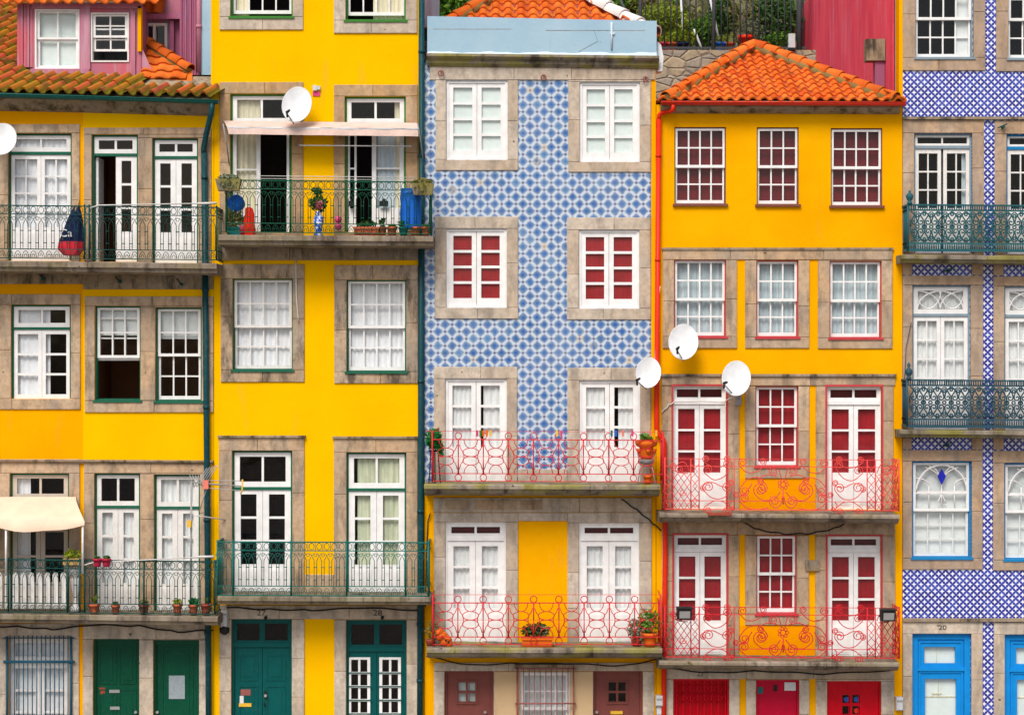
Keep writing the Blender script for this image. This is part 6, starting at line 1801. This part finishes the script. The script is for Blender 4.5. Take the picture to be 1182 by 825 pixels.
for u, lb in ((405, 'dark box hooked on the narrow left door leaf'), (443, 'dark box hooked on the wide white door leaf')):
    m = MB(); w = 2.2 if u < 420 else 5; m.pbox(u - w, 232, u + w, 238, -.02, .06); m.pbox(u - w * .4, 229.5, u + w * .4, 232, -.01, .05); tag(m.build('key_box', 'dark'), lb, 'box', 'dark boxes on the door leaves')

# aerial on the lower left balcony
bz = P(220, 705, -.6); t = empty('television_aerial', (bz.x, -.6, ZB1L), 'television aerial on a mast over the white balcony door', 'aerial')
m = MB(); m.tube([(bz.x, -.6, ZB1L), P(221, 556, -.6)], .02, 7); m.build('mast', 'metal', t)
m = MB(); m.tube([P(218, 556, -.6), P(280, 561, -.75)], .012, 5); m.tube([P(230, 590, -.6), P(241, 556, -.62)], .009, 5); m.build('boom', 'metal', t)
m = MB()
for i in range(5):
    u = 224 + i * 3.2; m.tube([P(u, 562 - i * .5, -.6), P(u + 15, 540 - i, -.62)], .007, 4); m.tube([P(u, 562, -.6), P(u - 5, 548, -.60)], .006, 4)
for v in (554.5, 559, 563): m.tube([P(240, v, -.62), P(279, v + (v - 554) * .35, -.75)], .007, 4)
m.build('element', 'wire', t)
m = MB(); a, b = P(235, 564, -.62), P(241, 554, -.62); m.box(a.x, b.x, -.68, -.60, a.z, b.z); m.build('dipole_box', 'salmon_plastic', t)
m = MB(); m.tube([P(280, 553, -.75), P(279.5, 566, -.75), P(277.5, 570, -.75)], .016, 5); m.build('end_cap', 'yellow_plastic', t)
m = MB(); a, b = P(216.5, 608, -.6), P(221.5, 600, -.6); m.box(a.x, b.x, -.68, -.62, a.z, b.z); m.build('junction_box', 'yellow_plastic', t)
m = MB(); m.tube([P(222, 594, -.6), P(262, 600, 0)], .012, 5); m.build('stay', 'white_wire', t)

# narrow tiled house: plants, pegs
c = P(501, 507, -.55); t = empty('hanging_plant', c + Vector((0, 0, .2)), 'bright green trailing plant at the left end of the red circle rail', 'plant')
m = MB(); leaves(m, c + Vector((0, 0, .0)), (.17, .13, .20), 330, .075, rg, 1.4, .6); leaves(m, c + Vector((.13, 0, -.2)), (.07, .07, .15), 70, .06, rg, 1.4, .6); m.build('foliage', 'leaf_bright', t)
m = MB(); m.tube([P(491, 498, -.55), P(500, 497, -.55), P(507, 494, -.55)], .022, 6); m.build('bracket', 'rust', t)
c = P(501, 556, -.4); m = MB()
for dx in (-.1, .02, .12): m.tube([(c.x + dx, -.4, ZB3U), (c.x + dx * .6, -.35, ZB3U + .62)], .012, 5)
m.box(c.x - .1, c.x + .1, -.46, -.3, ZB3U + .6, ZB3U + .63); tag(m.build('plant_stand', 'dark'), 'dark thin-legged stand under the green trailing plant', 'stand')
c = P(746, 556, -.5)
t = empty('plant_stand', (c.x, -.5, ZB3U), 'pale wire stand carrying the orange clay planter', 'stand')
for dx in (-.17, .17):
    m = MB(); m.tube([(c.x + dx, -.55, ZB3U), (c.x + dx * .6, -.5, ZB3U + .36), (c.x + dx, -.45, ZB3U + .58)], .012, 5); m.build('leg', 'box', t)
m = MB(); m.lathe((c.x, -.5, ZB3U + .36), [(.06, 0), (.14, .03), (.16, .09), (.15, .1)], 14); m.build('tray', 'metal', t)
def strawberry(c, lb):
    t = empty('clay_planter', c, lb, 'planter'); m = MB(); m.lathe(c, [(.10, 0), (.13, .06), (.14, .16), (.13, .22), (.20, .26), (.22, .34), (.20, .36), (.17, .34)], 18); m.build('pot', 'orange_pot', t)
    for an in (200, 280, 340):
        q = Vector(c) + Vector((.15 * math.cos(R(an)), .15 * math.sin(R(an)), .16)); m = MB(); m.lathe(q, [(.02, -.05), (.05, 0), (.055, .04), (.04, .045)], 10); m.build('pocket', 'orange_pot', t)
    m = MB(); leaves(m, Vector(c) + Vector((0, 0, .42)), (.14, .12, .08), 130, .045, rg); m.build('plant', 'leaf', t)
strawberry((c.x, -.5, ZB3U + .46), 'orange pocketed clay planter with green sprouts on a wire stand')
pot(747.5, ZB3U, -.62, .08, .16, 'orange_pot', 'small bright orange pot under the wire stand', None, None)
peg = [(551, 'pink'), (554.5, 'green_bright'), (558, 'orange_pot'), (562, 'orange_pot'), (566, 'yellow_plastic'), (643, 'yellow_plastic'), (648, 'pink'), (706, 'teal_plastic'), (711, 'plastic_blue'), (719, 'salmon_plastic'), (730, 'pink'), (751, 'salmon_plastic'), (757.5, 'yellow_plastic')]
nm = {'pink': 'pink', 'green_bright': 'green', 'orange_pot': 'orange', 'yellow_plastic': 'yellow', 'teal_plastic': 'teal', 'plastic_blue': 'blue', 'salmon_plastic': 'salmon'}
wh = {551: 'leftmost over the left door', 554.5: 'over the left door', 558: 'beside the green one', 562: 'beside the yellow one', 566: 'at the right edge of the left door', 643: 'in front of the blue tiles', 648: 'in front of the blue tiles', 706: 'over the right door', 711: 'next to the teal one', 719: 'in the middle of the right door', 730: 'at the right edge of the right door', 751: 'near the clay planter', 757.5: 'above the clay planter at the wire end'}
for u, mt in peg:
    q = P(u, 498, BY); m = MB()
    for s_ in (-1, 1): m.prism([(-.018 + q.y, .025), (-.006 + q.y, .025), (-.004 + q.y, -.09), (-.014 + q.y, -.09)] if s_ < 0 else [(.006 + q.y, .025), (.018 + q.y, .025), (.014 + q.y, -.09), (.004 + q.y, -.09)], q.x - .02, q.x + .02, q.z, q.z)
    m.box(q.x - .021, q.x + .021, q.y - .02, q.y + .02, q.z - .02, q.z - .005)
    tag(m.build('clothes_peg', mt), nm[mt] + ' clothes peg on the red balcony wire, ' + wh[u], 'clothes peg', 'clothes pegs on the wire')
c = P(620, 745, -.58); t = empty('planter', (c.x, -.58, ZB3L), 'long orange window box with leafy plants on the lower red balcony', 'planter')
m = MB(); k = m.pts([(c.x + a * .27, -.58 + b * .08, ZB3L) for a, b in ((-1, -1), (1, -1), (1, 1), (-1, 1))] + [(c.x + a * .29, -.58 + b * .10, ZB3L + .16) for a, b in ((-1, -1), (1, -1), (1, 1), (-1, 1))])
for q in ((0, 1, 5, 4), (1, 2, 6, 5), (2, 3, 7, 6), (3, 0, 4, 7)): m.face([k + i for i in q])
m.box(c.x - .31, c.x + .31, -.70, -.46, ZB3L + .14, ZB3L + .18); m.build('box', 'orange_pot', t)
m = MB(); leaves(m, Vector((c.x - .05, -.58, ZB3L + .30)), (.33, .12, .15), 330, .06, rg); m.build('plant', 'leaf_dark', t)
m = MB(); leaves(m, Vector((c.x + .1, -.62, ZB3L + .30)), (.2, .1, .12), 90, .05, rg); m.build('plant', 'leaf_gray', t)
pot(750, ZB3L, -.55, .15, .26, 'orange_pot', 'big orange pot with a bushy plant at the right end of the lower red balcony', ('leaves', .42, .26, 420, 'leaf'), None, seed=5)
c = P(735, 745, -.5); t = empty('shrub', (c.x, -.5, ZB3L), 'loose grey-green plant trailing left of the big orange pot', 'plant')
m = MB(); leaves(m, (c.x + .03, -.5, ZB3L + .28), (.24, .15, .26), 260, .06, rg); m.build('foliage', 'leaf_gray', t)
m = MB(); m.lathe((c.x, -.5, ZB3L), [(.08, 0), (.1, .1), (.11, .14)], 12); m.build('pot', 'terra_dark', t)
c = P(513, 743, -.55); t = empty('clay_jar', (c.x, -.55, ZB3L), 'tilted orange clay jar with holes by the left balcony post', 'jar')
m = MB(); ax = Vector((.5, 0, -.86)); 
pts = [Vector((c.x - .12, -.55, ZB3L + .32)), Vector((c.x - .08, -.55, ZB3L + .24)), Vector((c.x - .02, -.55, ZB3L + .15)), Vector((c.x + .08, -.55, ZB3L + .06)), Vector((c.x + .14, -.55, ZB3L + .02))]
for i, r_ in enumerate((.06, .10, .12, .10)): m.tube([pts[i], pts[i + 1]], r_, 14, r2=(.10, .12, .10, .05)[i])
m.build('jar', 'orange_pot', t)
m = MB()
for dx, dz in ((-.04, .2), (.03, .13), (.08, .10)): m.tube([(c.x + dx, -.66, ZB3L + dz), (c.x + dx, -.672, ZB3L + dz)], .02, 8)
m.build('hole', 'dark', t)
c = P(497, 743, -.5); t = empty('shrub', (c.x, -.5, ZB3L), 'thin dark plant behind the tilted clay jar', 'plant')
m = MB(); leaves(m, (c.x + .03, -.5, ZB3L + .26), (.16, .12, .24), 130, .05, rg); m.build('foliage', 'leaf_dry', t)
m = MB(); m.lathe((c.x, -.5, ZB3L), [(.07, 0), (.09, .1), (.1, .13)], 12); m.build('pot', 'terra_dark', t)

# floodlights on the lower scroll rail
for u, v, lb in ((790, 708, 'black floodlight on the left end of the lower scroll rail'), (1025, 710, 'black floodlight on the right end of the lower scroll rail')):
    q = P(u, v, -.85); t = empty('floodlight', q, lb, 'floodlight', 'floodlights on the scroll rail')
    m = MB(); k = m.pts([q + Vector(p) for p in ((-.13, -.06, -.10), (.13, -.06, -.10), (.13, -.10, .09), (-.13, -.10, .09), (-.14, .06, -.12), (.14, .06, -.12), (.15, .08, .13), (-.15, .08, .13))])
    for f in ((1, 5, 6, 2), (4, 0, 3, 7), (3, 2, 6, 7), (0, 4, 5, 1), (5, 4, 7, 6), (0, 1, 2, 3)): m.face([k + i for i in f])
    m.box(q.x - .15, q.x + .15, q.y - .11, q.y - .05, q.z + .10, q.z + .125); m.build('housing', 'dark', t)
    m = MB(); m.quad(q + Vector((-.10, -.068, -.075)), q + Vector((.10, -.068, -.075)), q + Vector((.10, -.10, .06)), q + Vector((-.10, -.10, .06))); m.build('lens', 'metal', t)
    m = MB(); m.tube([q + Vector((-.15, .0, 0)), q + Vector((-.15, .1, -.03)), q + Vector((.15, .1, -.03)), q + Vector((.15, .0, 0))], .012, 5); m.build('bracket', 'dark', t)

# meter boxes and cables
for a, b, c_, d_, lb in ((256, 703.5, 263.5, 724, 'white tube-shaped lamp box left of door 27'), (756.5, 801, 764.5, 813, 'grey meter box beside the red drainpipe'), (1033, 803, 1041, 818, 'white meter box right of the crimson plank door')):
    q = P((a + c_) / 2, d_, 0); t = empty('meter_box', q, lb, 'box', 'small boxes on the street wall')
    m = MB(); m.block(a, b, c_, d_, -.16, .0, .02); m.build('case', 'box', t)
    m = MB(); m.pbox(a + 1, b + 3, c_ - 1, b + 5, -.165, -.158); m.build('slot', 'metal', t)
    if a < 300:
        m = MB(); m.lathe(P(259, 732, -.12), [(.03, 0), (.09, .04), (.1, .12), (.05, .16)], 10); m.build('cap', 'dark', t)
m = MB(); m.pbox(757.5, 815, 763.5, 823, -.10, .0); m.pbox(758.5, 813, 762.5, 815, -.09, 0); tag(m.build('meter_cover', 'box'), 'pale cover plate under the grey meter box', 'box')
def cable(lb, pts, r=.018, mt='cable'):
    m = MB(); P3 = [P(u, v, y) for u, v, y in pts]; out = []
    for i in range(len(P3) - 1):
        for t_ in range(6): out.append(P3[i].lerp(P3[i + 1], t_ / 6) + Vector((0, 0, .012 * math.sin(i * 2 + t_ * 1.1))))
    m.tube(out + [P3[-1]], r, 5); return tag(m.build('cable', mt), lb, 'cable', 'cables on the fronts')
cable('thick black cable sagging under the lower left balcony', [(-60, 722, -.06), (20, 723, -.06), (60, 726, -.06), (110, 721, -.06), (160, 722, -.06), (205, 729, -.06), (246, 727, -.06)], .016)
cable('black cable along the lintels of doors 27 and 28', [(262, 701, -.06), (310, 703, -.06), (360, 704, -.06), (420, 701.5, -.06), (484, 704, -.06)], .015)
cable('black cable sagging between the two scroll balconies', [(858, 603, -.08), (875, 611, -.08), (905, 616, -.08), (935, 616, -.08), (962, 610, -.08), (978, 603, -.08)], .014)
cable('dark cable under the mossy lower slab of the tiled house', [(492, 757, -.12), (540, 767, -.12), (600, 765, -.14), (660, 766, -.12), (720, 768, -.12), (762, 760, -.12)], .014)
cable('dark cable under the upper mossy slab of the tiled house', [(497, 592, -.05), (494, 600, -.03), (492, 640, -.03), (491, 700, -.03)], .012)
cable('dark cable slanting down the pale stone by the red drainpipe', [(717, 576, -.06), (735, 588, -.05), (752, 602, -.05), (763, 612, -.05)], .014)
cable('dark cable under the lower scroll balcony', [(766, 771, -.08), (820, 776, -.07), (880, 774, -.07), (950, 778, -.07), (1030, 773, -.07)], .014)
cable('thin dark cable down the pinkish stone by the yellow strip', [(1048, 430, -.06), (1043, 460, -.06), (1046, 400, -.06), (1052, 372, -.06)][::-1], .006)
cable('white cable looping from the dish over the left red-framed door', [(764, 476, -.05), (772, 467, -.06), (780, 463, -.06), (836, 464, -.06), (848, 456, -.2)], .011, 'white_wire')
cable('thin white cable beside the red drainpipe', [(762, 330, -.1), (757, 385, -.1), (755.5, 440, -.1)], .009, 'white_wire')
cable('thin white cord hanging on the plain yellow wall', [(341.5, 300, -.05), (342, 340, -.05), (344.5, 372, -.05)], .012, 'white_wire')
